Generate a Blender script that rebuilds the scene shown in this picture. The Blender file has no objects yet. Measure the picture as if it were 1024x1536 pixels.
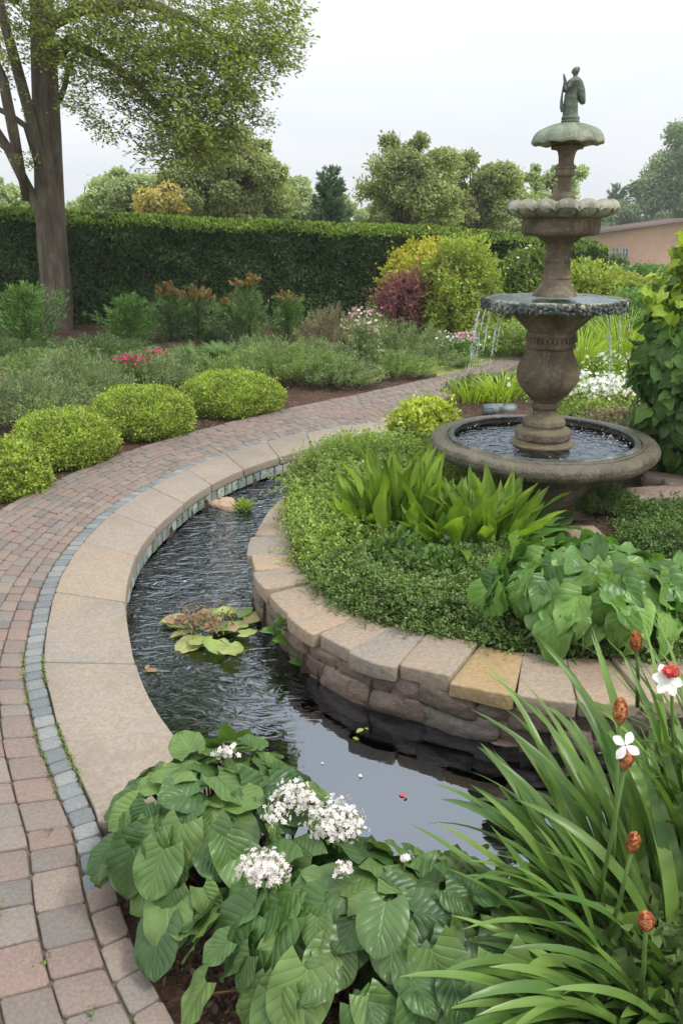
import bpy, math, random
import numpy as np
rad = math.radians
C = bpy.context.scene
H, PITCH, F = 1.7, rad(19.6), 1200.0
# ------------------------------------------------------------------ camera
cd = bpy.data.cameras.new('camera'); cam = bpy.data.objects.new('camera', cd)
C.collection.objects.link(cam); C.camera = cam
cam.location = (0, 0, H); cam.rotation_euler = (math.pi/2-PITCH, 0, 0)
cd.sensor_fit = 'VERTICAL'; cd.sensor_height = 36; cd.lens = 36*F/1536.0
cd.clip_start = 0.05; cd.clip_end = 2000
# ------------------------------------------------------------------ world
SUN_EL, SUN_AZ = rad(56), rad(112)     # azimuth clockwise from +Y (into the picture)
w = bpy.data.worlds.new('World'); C.world = w; w.use_nodes = True
nt = w.node_tree; nt.nodes.clear()
out = nt.nodes.new('ShaderNodeOutputWorld'); bg = nt.nodes.new('ShaderNodeBackground')
sky = nt.nodes.new('ShaderNodeTexSky'); sky.sky_type = 'NISHITA'; sky.sun_disc = False
sky.sun_elevation = SUN_EL; sky.sun_rotation = SUN_AZ
tc = nt.nodes.new('ShaderNodeTexCoord'); sep = nt.nodes.new('ShaderNodeSeparateXYZ')
nt.links.new(tc.outputs['Generated'], sep.inputs[0])
mr = nt.nodes.new('ShaderNodeMapRange'); mr.inputs[1].default_value = 0; mr.inputs[2].default_value = 1
mr.inputs[3].default_value = 6.9; mr.inputs[4].default_value = 15.5
nt.links.new(sep.outputs[2], mr.inputs[0])
mp = nt.nodes.new('ShaderNodeMapping'); mp.inputs['Scale'].default_value = (1.2, 1.2, 5)
nt.links.new(tc.outputs['Generated'], mp.inputs[0])
nz = nt.nodes.new('ShaderNodeTexNoise'); nz.inputs['Scale'].default_value = 1.7; nz.inputs['Detail'].default_value = 5
nz.inputs['Distortion'].default_value = .4
nt.links.new(mp.outputs[0], nz.inputs[0])
cr = nt.nodes.new('ShaderNodeValToRGB')
cr.color_ramp.elements[0].position = .3; cr.color_ramp.elements[0].color = (.87, .91, .96, 1)
cr.color_ramp.elements[1].position = .7; cr.color_ramp.elements[1].color = (1.0, 1.02, 1.05, 1)
nt.links.new(nz.outputs[0], cr.inputs[0])
vm = nt.nodes.new('ShaderNodeVectorMath'); vm.operation = 'SCALE'
nt.links.new(cr.outputs[0], vm.inputs[0]); nt.links.new(mr.outputs[0], vm.inputs['Scale'])
mx = nt.nodes.new('ShaderNodeMix'); mx.data_type = 'RGBA'; mx.inputs[0].default_value = .93
nt.links.new(sky.outputs[0], mx.inputs[6]); nt.links.new(vm.outputs[0], mx.inputs[7])
nt.links.new(mx.outputs[2], bg.inputs[0]); bg.inputs[1].default_value = 0.115
nt.links.new(bg.outputs[0], out.inputs[0])
# ------------------------------------------------------------------ sun (veiled by cloud)
sd = bpy.data.lights.new('sun', 'SUN'); sd.energy = 2.1; sd.angle = rad(11); sd.color = (1, .96, .88)
so = bpy.data.objects.new('sun', sd); C.collection.objects.link(so)
so.rotation_euler = (-(math.pi/2-SUN_EL), 0, -SUN_AZ)
C.view_settings.view_transform = 'Standard'; C.view_settings.look = 'None'
C.view_settings.exposure = 0.2; C.view_settings.gamma = 1
C.cycles.max_bounces = 7; C.cycles.transparent_max_bounces = 8; C.cycles.transmission_bounces = 5
C.cycles.caustics_reflective = False; C.cycles.caustics_refractive = False

# ================================================================== helpers
rng = np.random.default_rng(7); random.seed(7)
cP, sP = math.cos(PITCH), math.sin(PITCH)
def at(x, y, z=0.0):
    dx, dy = (x-512)/F, -(y-768)/F
    t = (z-H)/(-sP+dy*cP); return np.array([dx*t, (cP+dy*sP)*t, z])
def atY(x, y, Y):
    dx, dy = (x-512)/F, -(y-768)/F
    t = Y/(cP+dy*sP); return np.array([dx*t, Y, H+(-sP+dy*cP)*t])
def tag(o, label=None, cat=None, group=None, kind=None):
    if label: o['label'] = label
    if cat: o['category'] = cat
    if group: o['group'] = group
    if kind: o['kind'] = kind
    return o
def empty(name, loc, label, cat, group=None):
    o = bpy.data.objects.new(name, None); C.collection.objects.link(o)
    o.location = tuple(float(v) for v in loc); o.empty_display_size = .1
    return tag(o, label, cat, group)
def add(name, V, Fs, mat, parent=None, smooth=False, uv=None, mats=None, midx=None):
    """V (n,3) world coordinates, Fs list of (k,m) int arrays or a list of polygons; origin follows the parent"""
    V = np.asarray(V, dtype=np.float32).reshape(-1, 3)
    q = parent
    while q is not None: V = V-np.array(q.location, dtype=np.float32); q = q.parent
    me = bpy.data.meshes.new(name)
    if isinstance(Fs, np.ndarray): Fs = [Fs]
    if len(Fs) and isinstance(Fs[0], np.ndarray) and Fs[0].ndim == 2:
        loops = np.concatenate([f.ravel() for f in Fs]).astype(np.int32)
        tot = np.concatenate([np.full(len(f), f.shape[1]) for f in Fs]).astype(np.int32)
    else:
        loops = np.array([i for f in Fs for i in f], dtype=np.int32); tot = np.array([len(f) for f in Fs], dtype=np.int32)
    st = np.concatenate([[0], np.cumsum(tot)[:-1]]).astype(np.int32)
    me.vertices.add(len(V)); me.vertices.foreach_set('co', V.ravel())
    me.loops.add(len(loops)); me.loops.foreach_set('vertex_index', loops)
    me.polygons.add(len(tot)); me.polygons.foreach_set('loop_start', st); me.polygons.foreach_set('loop_total', tot)
    if midx is not None: me.polygons.foreach_set('material_index', np.asarray(midx, dtype=np.int32))
    if smooth: me.polygons.foreach_set('use_smooth', np.ones(len(tot), dtype=bool))
    me.update(calc_edges=True)
    if uv is not None:
        l = me.uv_layers.new(name='UVMap'); l.data.foreach_set('uv', np.asarray(uv, dtype=np.float32)[loops].ravel())
    for m in (mats or [mat]): me.materials.append(m)
    o = bpy.data.objects.new(name, me); C.collection.objects.link(o)
    if parent is not None: o.parent = parent
    return o
def copy_tree(src, loc, rz=0, sc=1.0):
    r = src.copy(); C.collection.objects.link(r); r.location = tuple(float(v) for v in loc); r.rotation_euler = (0, 0, rz)
    r.scale = (sc, sc, sc) if not isinstance(sc, tuple) else sc
    for ch in list(src.children):
        c = ch.copy(); C.collection.objects.link(c); c.parent = r
        for g in ch.children:
            d = g.copy(); C.collection.objects.link(d); d.parent = c
    return r
class MB:
    def __init__(s): s.V = []; s.F = []; s.U = []; s.n = 0
    def put(s, V, Fs, U=None):
        V = np.asarray(V, dtype=float).reshape(-1, 3)
        for f in Fs: s.F.append([int(i)+s.n for i in f])
        s.V.append(V); s.U.append(np.zeros((len(V), 2)) if U is None else np.asarray(U)); s.n += len(V)
    def build(s, name, mat, parent=None, smooth=False):
        return add(name, np.concatenate(s.V), s.F, mat, parent, smooth, uv=np.concatenate(s.U))
def nrm(v): 
    v = np.asarray(v, dtype=float); return v/np.maximum(np.linalg.norm(v, axis=-1, keepdims=True), 1e-9)
_wd = rng.normal(size=(24, 3)); _wp = rng.uniform(0, 6.28, 24)
def fnoise(P, s=1.0, o=0):
    P = np.asarray(P, dtype=float)*s; r = 0
    for i in range(8):
        k = 1+.45*i; d = _wd[(i+o) % 24]
        r = r+np.sin((P@d)*k+_wp[(i*3+o) % 24]+1.3*np.sin(P@_wd[(i+7+o) % 24]*k*.7))/(1+.35*i)
    return r/3.2
def catmull(pts, n):
    P = np.array(pts, dtype=float); P = np.vstack([2*P[0]-P[1], P, 2*P[-1]-P[-2]]); out = []
    for i in range(1, len(P)-2):
        for t in np.linspace(0, 1, 16, endpoint=False):
            a, b, c, d = P[i-1:i+3]
            out.append(.5*((2*b)+(-a+c)*t+(2*a-5*b+4*c-d)*t*t+(-a+3*b-3*c+d)*t**3))
    out.append(P[-2]); out = np.array(out)
    L = np.concatenate([[0], np.cumsum(np.linalg.norm(np.diff(out, axis=0), axis=1))])
    s = np.linspace(0, L[-1], n); return np.stack([np.interp(s, L, out[:, k]) for k in range(out.shape[1])], 1)
def clen(P): return float(np.linalg.norm(np.diff(P, axis=0), axis=1).sum())
def ev(P, t):
    t = np.clip(t, 0, 1)*(len(P)-1); x = np.arange(len(P))
    return np.stack([np.interp(t, x, P[:, k]) for k in range(P.shape[1])], -1)
def leftn(P):
    d = nrm(np.gradient(P, axis=0)); return np.stack([-d[:, 1], d[:, 0]], 1)

# ------------------------------------------------------------------ materials
class N:
    def __init__(s, name):
        s.m = bpy.data.materials.new(name); s.m.use_nodes = True; s.t = s.m.node_tree
        s.b = s.t.nodes['Principled BSDF']; s.o = s.t.nodes['Material Output']
    def n(s, typ, **kw):
        n = s.t.nodes.new(typ)
        for k, v in kw.items():
            if k.startswith('_'): setattr(n, k[1:], v)
            else:
                k2 = int(k[1:]) if k[0] == 'i' and k[1:].isdigit() else k.replace('__', ' ')
                n.inputs[k2].default_value = v
        return n
    def l(s, a, b): s.t.links.new(a, b)
    def co(s, kind='Object', scale=(1, 1, 1)):
        t = s.n('ShaderNodeTexCoord'); m = s.n('ShaderNodeMapping'); m.inputs['Scale'].default_value = scale
        s.l(t.outputs[kind], m.inputs[0]); return m.outputs[0]
    def world(s):
        g = s.n('ShaderNodeNewGeometry'); return g.outputs['Position']
    def noise(s, vec, scale, detail=4, rough=.55, dist=0):
        n = s.n('ShaderNodeTexNoise'); n.inputs['Scale'].default_value = scale; n.inputs['Detail'].default_value = detail
        n.inputs['Roughness'].default_value = rough; n.inputs['Distortion'].default_value = dist
        s.l(vec, n.inputs['Vector']); return n.outputs['Fac']
    def ramp(s, fac, stops, const=False):
        r = s.n('ShaderNodeValToRGB'); e = r.color_ramp.elements
        if const: r.color_ramp.interpolation = 'CONSTANT'
        while len(e) < len(stops): e.new(.5)
        for k, (p, c) in enumerate(stops):
            e[k].position = p; e[k].color = tuple(c)+(1,) if len(c) == 3 else c
        s.l(fac, r.inputs[0]); return r.outputs['Color']
    def mix(s, fac, a, b, mode='MIX'):
        m = s.n('ShaderNodeMix', _data_type='RGBA', _blend_type=mode)
        for i, v in ((0, fac), (6, a), (7, b)):
            if isinstance(v, (int, float)): m.inputs[i].default_value = v
            elif isinstance(v, tuple): m.inputs[i].default_value = v+(1,)
            else: s.l(v, m.inputs[i])
        return m.outputs[2]
    def math(s, op, a, b=None):
        m = s.n('ShaderNodeMath', _operation=op)
        for i, v in ((0, a), (1, b)):
            if v is None: continue
            if isinstance(v, (int, float)): m.inputs[i].default_value = v
            else: s.l(v, m.inputs[i])
        return m.outputs[0]
    def bump(s, h, strength=.3, dist=.01, normal=None):
        b = s.n('ShaderNodeBump'); b.inputs['Strength'].default_value = strength; b.inputs['Distance'].default_value = dist
        s.l(h, b.inputs['Height'])
        if normal: s.l(normal, b.inputs['Normal'])
        return b.outputs[0]
    def rnd(s): return s.n('ShaderNodeNewGeometry').outputs['Random Per Island']
def foliage(name, c, tr=.3, rough=.5, clump=2.5, vein=False, spec=.35, gain=1.30, accent=None):
    """c: list of colours by per-leaf random; accent=(colour, amount) gives that share of the leaves another colour"""
    m = N(name); r = m.rnd()
    c = [tuple(min(.8, (x*.96+.04*q[1])*gain+.006) for x in q) for q in c]; k = len(c); col = m.ramp(r, [(i/(k-1), c[i]) for i in range(k)])
    if accent: 
        f2 = m.math('LESS_THAN', m.math('FRACT', m.math('MULTIPLY', r, 7.31)), accent[1]); col = m.mix(f2, col, accent[0])
    nzz = m.noise(m.co('Object'), clump, 3)
    g = m.ramp(nzz, [(.3, (.62, .62, .62)), (.7, (1.3, 1.3, 1.22))])
    col = m.mix(1.0, col, g, 'MULTIPLY')
    nb = None
    if vein:
        uv = m.n('ShaderNodeTexCoord').outputs['UV']; sp = m.n('ShaderNodeSeparateXYZ'); m.l(uv, sp.inputs[0])
        au = m.math('ABSOLUTE', sp.outputs[0])
        ph = m.math('MULTIPLY', m.math('SUBTRACT', sp.outputs[1], m.math('MULTIPLY', m.math('POWER', au, .75), .50)), 19.0)
        s = m.math('ABSOLUTE', m.math('SINE', ph)); s = m.math('POWER', s, .5)
        mid = m.math('MINIMUM', m.math('MULTIPLY', au, 14.0), 1.0)
        hgt = m.math('MULTIPLY', s, mid)
        nb = m.bump(hgt, .5, .0035)
        vc = m.ramp(hgt, [(0, (1.55, 1.45, 1.25)), (.22, (.97, .97, .97))]); col = m.mix(1.0, col, vc, 'MULTIPLY')
        sn = m.noise(m.co('Object'), 38, 3); nb = m.bump(sn, .25, .004, nb)
        bl = m.noise(m.co('Object'), 14, 4); col = m.mix(m.ramp(bl, [(.60, (0, 0, 0)), (.75, (.35, .35, .35))]), col, (.16, .15, .045))
    m.l(col, m.b.inputs['Base Color']); m.b.inputs['Roughness'].default_value = rough
    m.b.inputs['Specular IOR Level'].default_value = spec
    if nb: m.l(nb, m.b.inputs['Normal'])
    t = m.n('ShaderNodeBsdfTranslucent'); tcx = m.mix(1.0, col, (1.25, 1.35, .55), 'MULTIPLY'); m.l(tcx, t.inputs[0])
    ms = m.n('ShaderNodeMixShader'); ms.inputs[0].default_value = tr
    m.l(m.b.outputs[0], ms.inputs[1]); m.l(t.outputs[0], ms.inputs[2]); m.l(ms.outputs[0], m.o.inputs[0]); return m.m
def stone(name, ramp, scale=3, bump=.5, bs=30, rough=.85, island=.5, spots=None, moss=None, spec=.3, bd=.01):
    m = N(name); co = m.co('Object'); n1 = m.noise(co, scale, 6, .6, .3); r = m.rnd()
    r = m.math('FRACT', m.math('ADD', r, m.n('ShaderNodeObjectInfo').outputs['Random'])); f = m.math('ADD', m.math('MULTIPLY', n1, 1-island), m.math('MULTIPLY', r, island))
    col = m.ramp(f, ramp)
    n2 = m.noise(co, bs*2.2, 5, .7); col = m.mix(1.0, col, m.ramp(n2, [(.25, (.7, .7, .7)), (.75, (1.25, 1.25, 1.25))]), 'MULTIPLY')
    if spots: col = m.mix(m.ramp(m.noise(co, spots[1], 5, .7), [(spots[2], (0, 0, 0)), (spots[2]+.08, (spots[3],)*3)]), col, spots[0])
    if moss: col = m.mix(m.ramp(m.noise(co, moss[1], 6, .65, .5), [(moss[2], (0, 0, 0)), (moss[2]+.12, (moss[3],)*3)]), col, moss[0])
    m.l(col, m.b.inputs['Base Color']); m.b.inputs['Roughness'].default_value = rough; m.b.inputs['Specular IOR Level'].default_value = spec
    h = m.math('ADD', m.noise(co, bs, 6, .65), m.math('MULTIPLY', m.noise(co, bs*.2, 4), 1.5))
    m.l(m.bump(h, bump, bd), m.b.inputs['Normal']); return m.m
def plain(name, c, rough=.6, spec=.3, transl=0, var=.0, metal=0):
    m = N(name)
    if var:
        col = m.ramp(m.noise(m.co('Object'), 12, 3), [(.3, tuple(x*(1-var) for x in c)), (.7, tuple(min(1, x*(1+var)) for x in c))]); m.l(col, m.b.inputs['Base Color'])
    else: m.b.inputs['Base Color'].default_value = tuple(c)+(1,)
    m.b.inputs['Roughness'].default_value = rough; m.b.inputs['Specular IOR Level'].default_value = spec; m.b.inputs['Metallic'].default_value = metal
    if transl:
        t = m.n('ShaderNodeBsdfTranslucent'); t.inputs[0].default_value = tuple(c)+(1,)
        ms = m.n('ShaderNodeMixShader'); ms.inputs[0].default_value = transl
        m.l(m.b.outputs[0], ms.inputs[1]); m.l(t.outputs[0], ms.inputs[2]); m.l(ms.outputs[0], m.o.inputs[0])
    return m.m
M = {}
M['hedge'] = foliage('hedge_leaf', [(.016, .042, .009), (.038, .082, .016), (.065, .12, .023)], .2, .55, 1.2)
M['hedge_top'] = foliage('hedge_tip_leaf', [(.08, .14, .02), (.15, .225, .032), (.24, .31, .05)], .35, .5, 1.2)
M['golden'] = foliage('golden_shrub_leaf', [(.13, .19, .022), (.25, .325, .035), (.36, .42, .07)], .3, .45, 7)
M['greygreen'] = foliage('grey_green_leaf', [(.12, .17, .075), (.19, .25, .115), (.27, .33, .16)], .3, .6, 3)
M['greygreen2'] = foliage('soft_green_leaf', [(.12, .185, .05), (.19, .265, .08), (.27, .35, .13)], .3, .6, 3)
M['conifer'] = foliage('conifer_needle', [(.07, .125, .04), (.11, .18, .06), (.17, .25, .09)], .25, .55, 3)
M['redtip'] = foliage('red_tip_leaf', [(.30, .10, .055), (.42, .20, .09), (.30, .26, .08)], .3, .5, 5)
M['fern'] = foliage('fern_frond', [(.07, .15, .035), (.11, .21, .05), (.15, .26, .07)], .35, .5, 3)
M['tree'] = foliage('tree_leaf', [(.11, .15, .03), (.18, .22, .045), (.26, .30, .075)], .45, .42, .8)
M['far_a'] = foliage('far_leaf_pale', [(.26, .32, .16), (.34, .40, .21), (.41, .45, .26)], .3, .6, .35)  # far leaf colours are lightened to paint in distance haze
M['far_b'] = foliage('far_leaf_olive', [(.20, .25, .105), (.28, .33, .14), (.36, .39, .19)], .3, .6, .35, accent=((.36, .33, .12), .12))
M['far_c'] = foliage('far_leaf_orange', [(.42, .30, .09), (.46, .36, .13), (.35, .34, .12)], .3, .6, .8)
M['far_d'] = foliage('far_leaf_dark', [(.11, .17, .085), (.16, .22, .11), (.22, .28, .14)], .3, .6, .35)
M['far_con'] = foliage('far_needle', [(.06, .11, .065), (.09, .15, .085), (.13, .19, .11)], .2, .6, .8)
M['burgundy'] = foliage('burgundy_leaf', [(.11, .03, .045), (.20, .065, .085), (.30, .16, .13)], .3, .5, 3)
M['limebush'] = foliage('lime_leaf', [(.16, .23, .025), (.25, .33, .04), (.34, .38, .07)], .35, .5, 2.2, accent=((.45, .36, .08), .10))
M['eu'] = foliage('golden_euonymus_leaf', [(.26, .33, .03), (.36, .42, .05), (.48, .50, .10)], .3, .45, 6)
M['limeorange'] = foliage('yellow_leaf', [(.30, .33, .03), (.42, .42, .05), (.50, .34, .05)], .35, .5, 2.5)
M['pinktwig'] = foliage('pinkish_leaf', [(.20, .17, .11), (.26, .20, .14), (.17, .22, .10)], .25, .6, 3)
M['ground'] = foliage('groundcover_leaf', [(.13, .19, .035), (.20, .28, .05), (.29, .37, .09)], .3, .5, 3.0)
M['grounddark'] = foliage('dark_groundcover_leaf', [(.075, .13, .035), (.12, .185, .045), (.18, .25, .075)], .3, .5, 5)
M['thyme'] = foliage('thyme_leaf', [(.05, .10, .02), (.08, .145, .03), (.12, .19, .045)], .25, .55, 6)
M['strap'] = foliage('bright_strap_leaf', [(.10, .19, .018), (.17, .27, .025), (.24, .35, .035)], .45, .4, 3)
M['iris'] = foliage('strap_leaf', [(.05, .115, .02), (.09, .17, .028), (.15, .24, .045)], .3, .36, 4, spec=.5)
M['grass'] = foliage('bright_grass', [(.20, .30, .02), (.30, .40, .035), (.38, .46, .06)], .4, .5, 3)
M['hosta'] = foliage('hosta_leaf', [(.040, .10, .024), (.075, .15, .036), (.13, .215, .05)], .3, .36, 5, True, spec=.5)
M['broad'] = foliage('broad_leaf', [(.055, .135, .024), (.09, .20, .034), (.16, .29, .045)], .28, .38, 5, True, spec=.5)
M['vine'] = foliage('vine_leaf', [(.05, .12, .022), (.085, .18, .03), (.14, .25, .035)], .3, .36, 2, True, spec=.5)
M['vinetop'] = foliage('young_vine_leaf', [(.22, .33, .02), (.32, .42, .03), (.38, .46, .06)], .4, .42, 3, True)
M['lily'] = foliage('water_lily_leaf', [(.16, .25, .05), (.28, .35, .09), (.30, .27, .12)], .2, .3, 6, True, spec=.6)
M['lilydry'] = foliage('dry_lily_leaf', [(.20, .12, .08), (.28, .19, .11), (.16, .10, .07)], .2, .5, 6)
M['bract'] = plain('pink_white_petal', (.86, .80, .77), .5, .3, .25)
M['white'] = plain('white_petal', (.88, .87, .84), .5, .3, .25)
M['magenta'] = plain('magenta_petal', (.55, .02, .14), .5, .3, .2, .3)
M['pink'] = plain('pink_petal', (.75, .28, .42), .5, .3, .2, .3)
M['red'] = plain('red_petal', (.70, .13, .11), .5, .3, .2, .3)
M['peach'] = plain('peach_petal', (.72, .50, .36), .5, .3, .2, .25)
M['bud'] = stone('orange_bud', [(.2, (.36, .12, .05)), (.5, (.60, .24, .10)), (.8, (.66, .38, .18))], 60, .6, 120, .6, .2)
M['stem'] = plain('green_stem', (.10, .17, .04), .5, .3, 0, .3)
M['rstem'] = plain('brown_stem', (.16, .09, .045), .7, .2, 0, .3)
# bark
m = N('bark'); co = m.co('Object', (1, 1, .22)); f = m.noise(co, 9, 6, .6, .6)
col = m.ramp(f, [(.3, (.06, .045, .033)), (.5, (.14, .108, .083)), (.7, (.235, .19, .15))])
col = m.mix(m.ramp(m.noise(m.co('Object'), 1.6, 4), [(.52, (0, 0, 0)), (.68, (.4, .4, .4))]), col, (.12, .13, .075))
m.l(col, m.b.inputs['Base Color']); m.b.inputs['Roughness'].default_value = .9; m.l(m.bump(m.noise(co, 26, 6, .7, .3), .8, .03), m.b.inputs['Normal']); M['bark'] = m.m
# stones
M['sand'] = stone('joint_sand', [(.3, (.09, .07, .05)), (.7, (.17, .14, .10))], 6, .5, 60, .95, 0, moss=((.07, .10, .02), 9, .56, .7))
M['paver'] = stone('brick_paver', [(.16, (.165, .152, .14)), (.30, (.225, .172, .145)), (.42, (.21, .187, .165)), (.52, (.25, .178, .148)), (.64, (.22, .162, .138)), (.78, (.255, .205, .17)), (.9, (.18, .175, .168))], 2.2, .5, 45, .82, .72, spots=((.16, .14, .125), 7, .60, .45), bd=.008)
M['band'] = stone('blue_grey_paver', [(.2, (.155, .17, .175)), (.5, (.205, .22, .22)), (.8, (.27, .27, .255))], 3, .5, 50, .8, .6, moss=((.12, .13, .06), 8, .62, .5), bd=.008)
M['slab'] = stone('sandstone_slab', [(.25, (.25, .212, .17)), (.40, (.315, .262, .21)), (.52, (.29, .252, .212)), (.64, (.335, .268, .20)), (.78, (.265, .238, .208))], 2.2, .45, 30, .78, .5, spots=((.25, .21, .165), 3.5, .54, .65), moss=((.20, .195, .14), 5.5, .60, .6), bd=.006)
M['tile'] = stone('glazed_edge_tile', [(.2, (.22, .26, .24)), (.5, (.33, .38, .365)), (.8, (.46, .50, .48))], 5, .4, 40, .4, .7, moss=((.10, .14, .03), 9, .53, .85), spec=.5)
M['coping'] = stone('coping_stone', [(.22, (.25, .19, .14)), (.38, (.34, .255, .185)), (.5, (.30, .245, .19)), (.62, (.37, .275, .19)), (.78, (.27, .235, .195))], 4, .7, 28, .82, .6, spots=((.22, .19, .155), 6, .58, .5), moss=((.17, .16, .09), 5, .64, .5), bd=.012)
M['coping_gold'] = stone('golden_coping_stone', [(.2, (.27, .18, .09)), (.5, (.36, .25, .125)), (.8, (.33, .25, .15))], 4, .6, 28, .82, .2, spots=((.26, .18, .09), 6, .56, .5), bd=.012)
M['wallstone'] = stone('wet_wall_stone', [(.2, (.13, .085, .065)), (.5, (.20, .15, .12)), (.65, (.25, .17, .13)), (.85, (.18, .165, .145))], 5, .8, 22, .5, .65, moss=((.045, .055, .02), 7, .57, .6), spec=.5, bd=.02)
M['darkwall'] = stone('dark_wet_wall', [(.3, (.05, .045, .032)), (.7, (.10, .085, .06))], 5, .8, 22, .5, 0, moss=((.05, .065, .02), 6, .5, .7))
M['earth'] = stone('dark_mud', [(.3, (.02, .018, .01)), (.7, (.05, .043, .025))], 3, .6, 20, .9, 0)
M['rock'] = stone('garden_rock', [(.2, (.22, .15, .12)), (.5, (.34, .25, .21)), (.8, (.42, .34, .29))], 6, .9, 22, .8, .3, spots=((.16, .11, .09), 10, .56, .6), bd=.02)
M['tanrock'] = stone('tan_rock', [(.2, (.40, .26, .17)), (.5, (.52, .36, .25)), (.8, (.46, .34, .22))], 8, .9, 30, .8, .3, bd=.02)
M['bluerock'] = stone('blue_grey_rock', [(.2, (.05, .07, .075)), (.5, (.12, .15, .155)), (.8, (.27, .31, .31))], 14, .9, 40, .5, .3, bd=.02)
def fstone(name, ramp, moss, rough=.75, bump=.7):
    m = N(name); co = m.co('Object'); f = m.noise(co, 4.5, 7, .65, .6); col = m.ramp(f, ramp)
    cv = m.co('Object', (1, 1, .25)); st = m.noise(cv, 9, 5, .6, .3)
    col = m.mix(m.ramp(st, [(.5, (0, 0, 0)), (.66, (.65, .65, .65))]), col, (.065, .052, .035))
    col = m.mix(m.ramp(m.noise(co, 60, 4, .7), [(.56, (0, 0, 0)), (.66, (.5, .5, .5))]), col, (.34, .31, .26))
    sp = m.n('ShaderNodeSeparateXYZ'); m.l(m.n('ShaderNodeNewGeometry').outputs['Normal'], sp.inputs[0])
    up = m.math('MULTIPLY', m.math('ADD', sp.outputs[2], moss[1]), m.noise(co, 7, 5, .65))
    col = m.mix(m.ramp(up, [(.28, (0, 0, 0)), (.55, (.8, .8, .8))]), col, moss[0])
    m.l(col, m.b.inputs['Base Color']); m.b.inputs['Roughness'].default_value = rough
    h = m.math('ADD', m.noise(co, 70, 6, .7), m.math('MULTIPLY', m.noise(co, 16, 5), 2.2))
    m.l(m.bump(h, bump, .012), m.b.inputs['Normal']); return m.m
M['fstone'] = fstone('weathered_fountain_stone', [(.32, (.055, .040, .025)), (.46, (.125, .092, .058)), (.58, (.20, .155, .10)), (.74, (.32, .265, .185))], ((.15, .15, .075), .0))
M['fmoss'] = fstone('mossy_bowl_stone', [(.3, (.17, .18, .13)), (.46, (.34, .34, .26)), (.7, (.52, .50, .42))], ((.16, .20, .10), -.05))
M['fcap'] = fstone('green_stained_cap', [(.3, (.08, .12, .09)), (.45, (.20, .25, .17)), (.58, (.36, .36, .26)), (.72, (.48, .46, .36))], ((.13, .20, .10), -.1), .6)
M['fbronze'] = fstone('verdigris_bronze', [(.25, (.05, .065, .05)), (.5, (.11, .145, .11)), (.75, (.19, .20, .14))], ((.13, .17, .12), .1), .5)
M['fwet'] = fstone('wet_basin_stone', [(.30, (.055, .047, .034)), (.46, (.13, .108, .078)), (.72, (.26, .215, .155))], ((.15, .13, .085), .0), .26, 1.0)
M['fringe'] = fstone('dark_mossy_fringe', [(.3, (.02, .03, .028)), (.48, (.08, .10, .095)), (.66, (.34, .36, .34))], ((.05, .075, .05), .0), .35, 1.0)
# mulch and lawn
m = N('bark_mulch'); co = m.world(); v = m.n('ShaderNodeTexVoronoi', Scale=55.0); m.l(co, v.inputs['Vector'])
col = m.ramp(v.outputs['Color'], [(.1, (.035, .018, .011)), (.5, (.085, .045, .028)), (.9, (.15, .088, .055))])
col = m.mix(1.0, col, m.ramp(m.noise(co, 2.5, 5), [(.3, (.65, .65, .65)), (.7, (1.25, 1.2, 1.15))]), 'MULTIPLY')
m.l(col, m.b.inputs['Base Color']); m.b.inputs['Roughness'].default_value = .95
m.l(m.bump(m.math('ADD', v.outputs['Distance'], m.noise(co, 90, 4)), .9, .02), m.b.inputs['Normal']); M['mulch'] = m.m
m = N('lawn_grass'); co = m.world(); col = m.ramp(m.noise(co, .25, 6, .6), [(.3, (.13, .19, .035)), (.5, (.21, .25, .06)), (.7, (.30, .29, .10))])
col = m.mix(1.0, col, m.ramp(m.noise(co, 14, 5, .7), [(.3, (.6, .6, .6)), (.7, (1.3, 1.3, 1.3))]), 'MULTIPLY')
m.l(col, m.b.inputs['Base Color']); m.b.inputs['Roughness'].default_value = .9; M['lawn'] = m.m
# water
def water(name, ripple_scale, lo, hi, tint, ior=2.0, flow=False, dist=.02):
    m = N(name); m.t.nodes.remove(m.b); co = m.world()
    mp = m.n('ShaderNodeMapping'); m.l(co, mp.inputs[0]); mp.inputs['Rotation'].default_value = (0, 0, rad(25))
    mp.inputs['Scale'].default_value = (1, 2.0, 1) if flow else (1, 1, 1)
    n1 = m.noise(mp.outputs[0], ripple_scale, 2.6, .5, 1.1)
    if flow:
        sp = m.n('ShaderNodeSeparateXYZ'); m.l(co, sp.inputs[0])
        a = m.n('ShaderNodeMapRange', _interpolation_type='SMOOTHSTEP'); m.l(m.math('SUBTRACT', sp.outputs[1], m.math('MULTIPLY', sp.outputs[0], .25)), a.inputs[0])
        a.inputs[1].default_value = 2.5; a.inputs[2].default_value = 4.3; a.inputs[3].default_value = lo; a.inputs[4].default_value = hi
        h = m.math('MULTIPLY', n1, m.math('MULTIPLY', a.outputs[0], m.math('ADD', .35, m.noise(co, 2.2, 3))))
    else: h = m.math('MULTIPLY', n1, hi)
    nb = m.bump(h, 1.0, dist)
    fr = m.n('ShaderNodeFresnel', IOR=ior); m.l(nb, fr.inputs['Normal'])
    gl = m.n('ShaderNodeBsdfGlossy', Roughness=.02); gl.inputs['Color'].default_value = (.82, .90, 1, 1); m.l(nb, gl.inputs['Normal'])
    tr = m.n('ShaderNodeBsdfTransparent'); tr.inputs[0].default_value = tint+(1,)
    ms = m.n('ShaderNodeMixShader'); m.l(fr.outputs[0], ms.inputs[0]); m.l(tr.outputs[0], ms.inputs[1]); m.l(gl.outputs[0], ms.inputs[2])
    m.l(ms.outputs[0], m.o.inputs[0]); return m.m
M['water'] = water('pond_water', 9, .006, .72, (.17, .19, .11), 3.0, True, .045)
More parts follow.
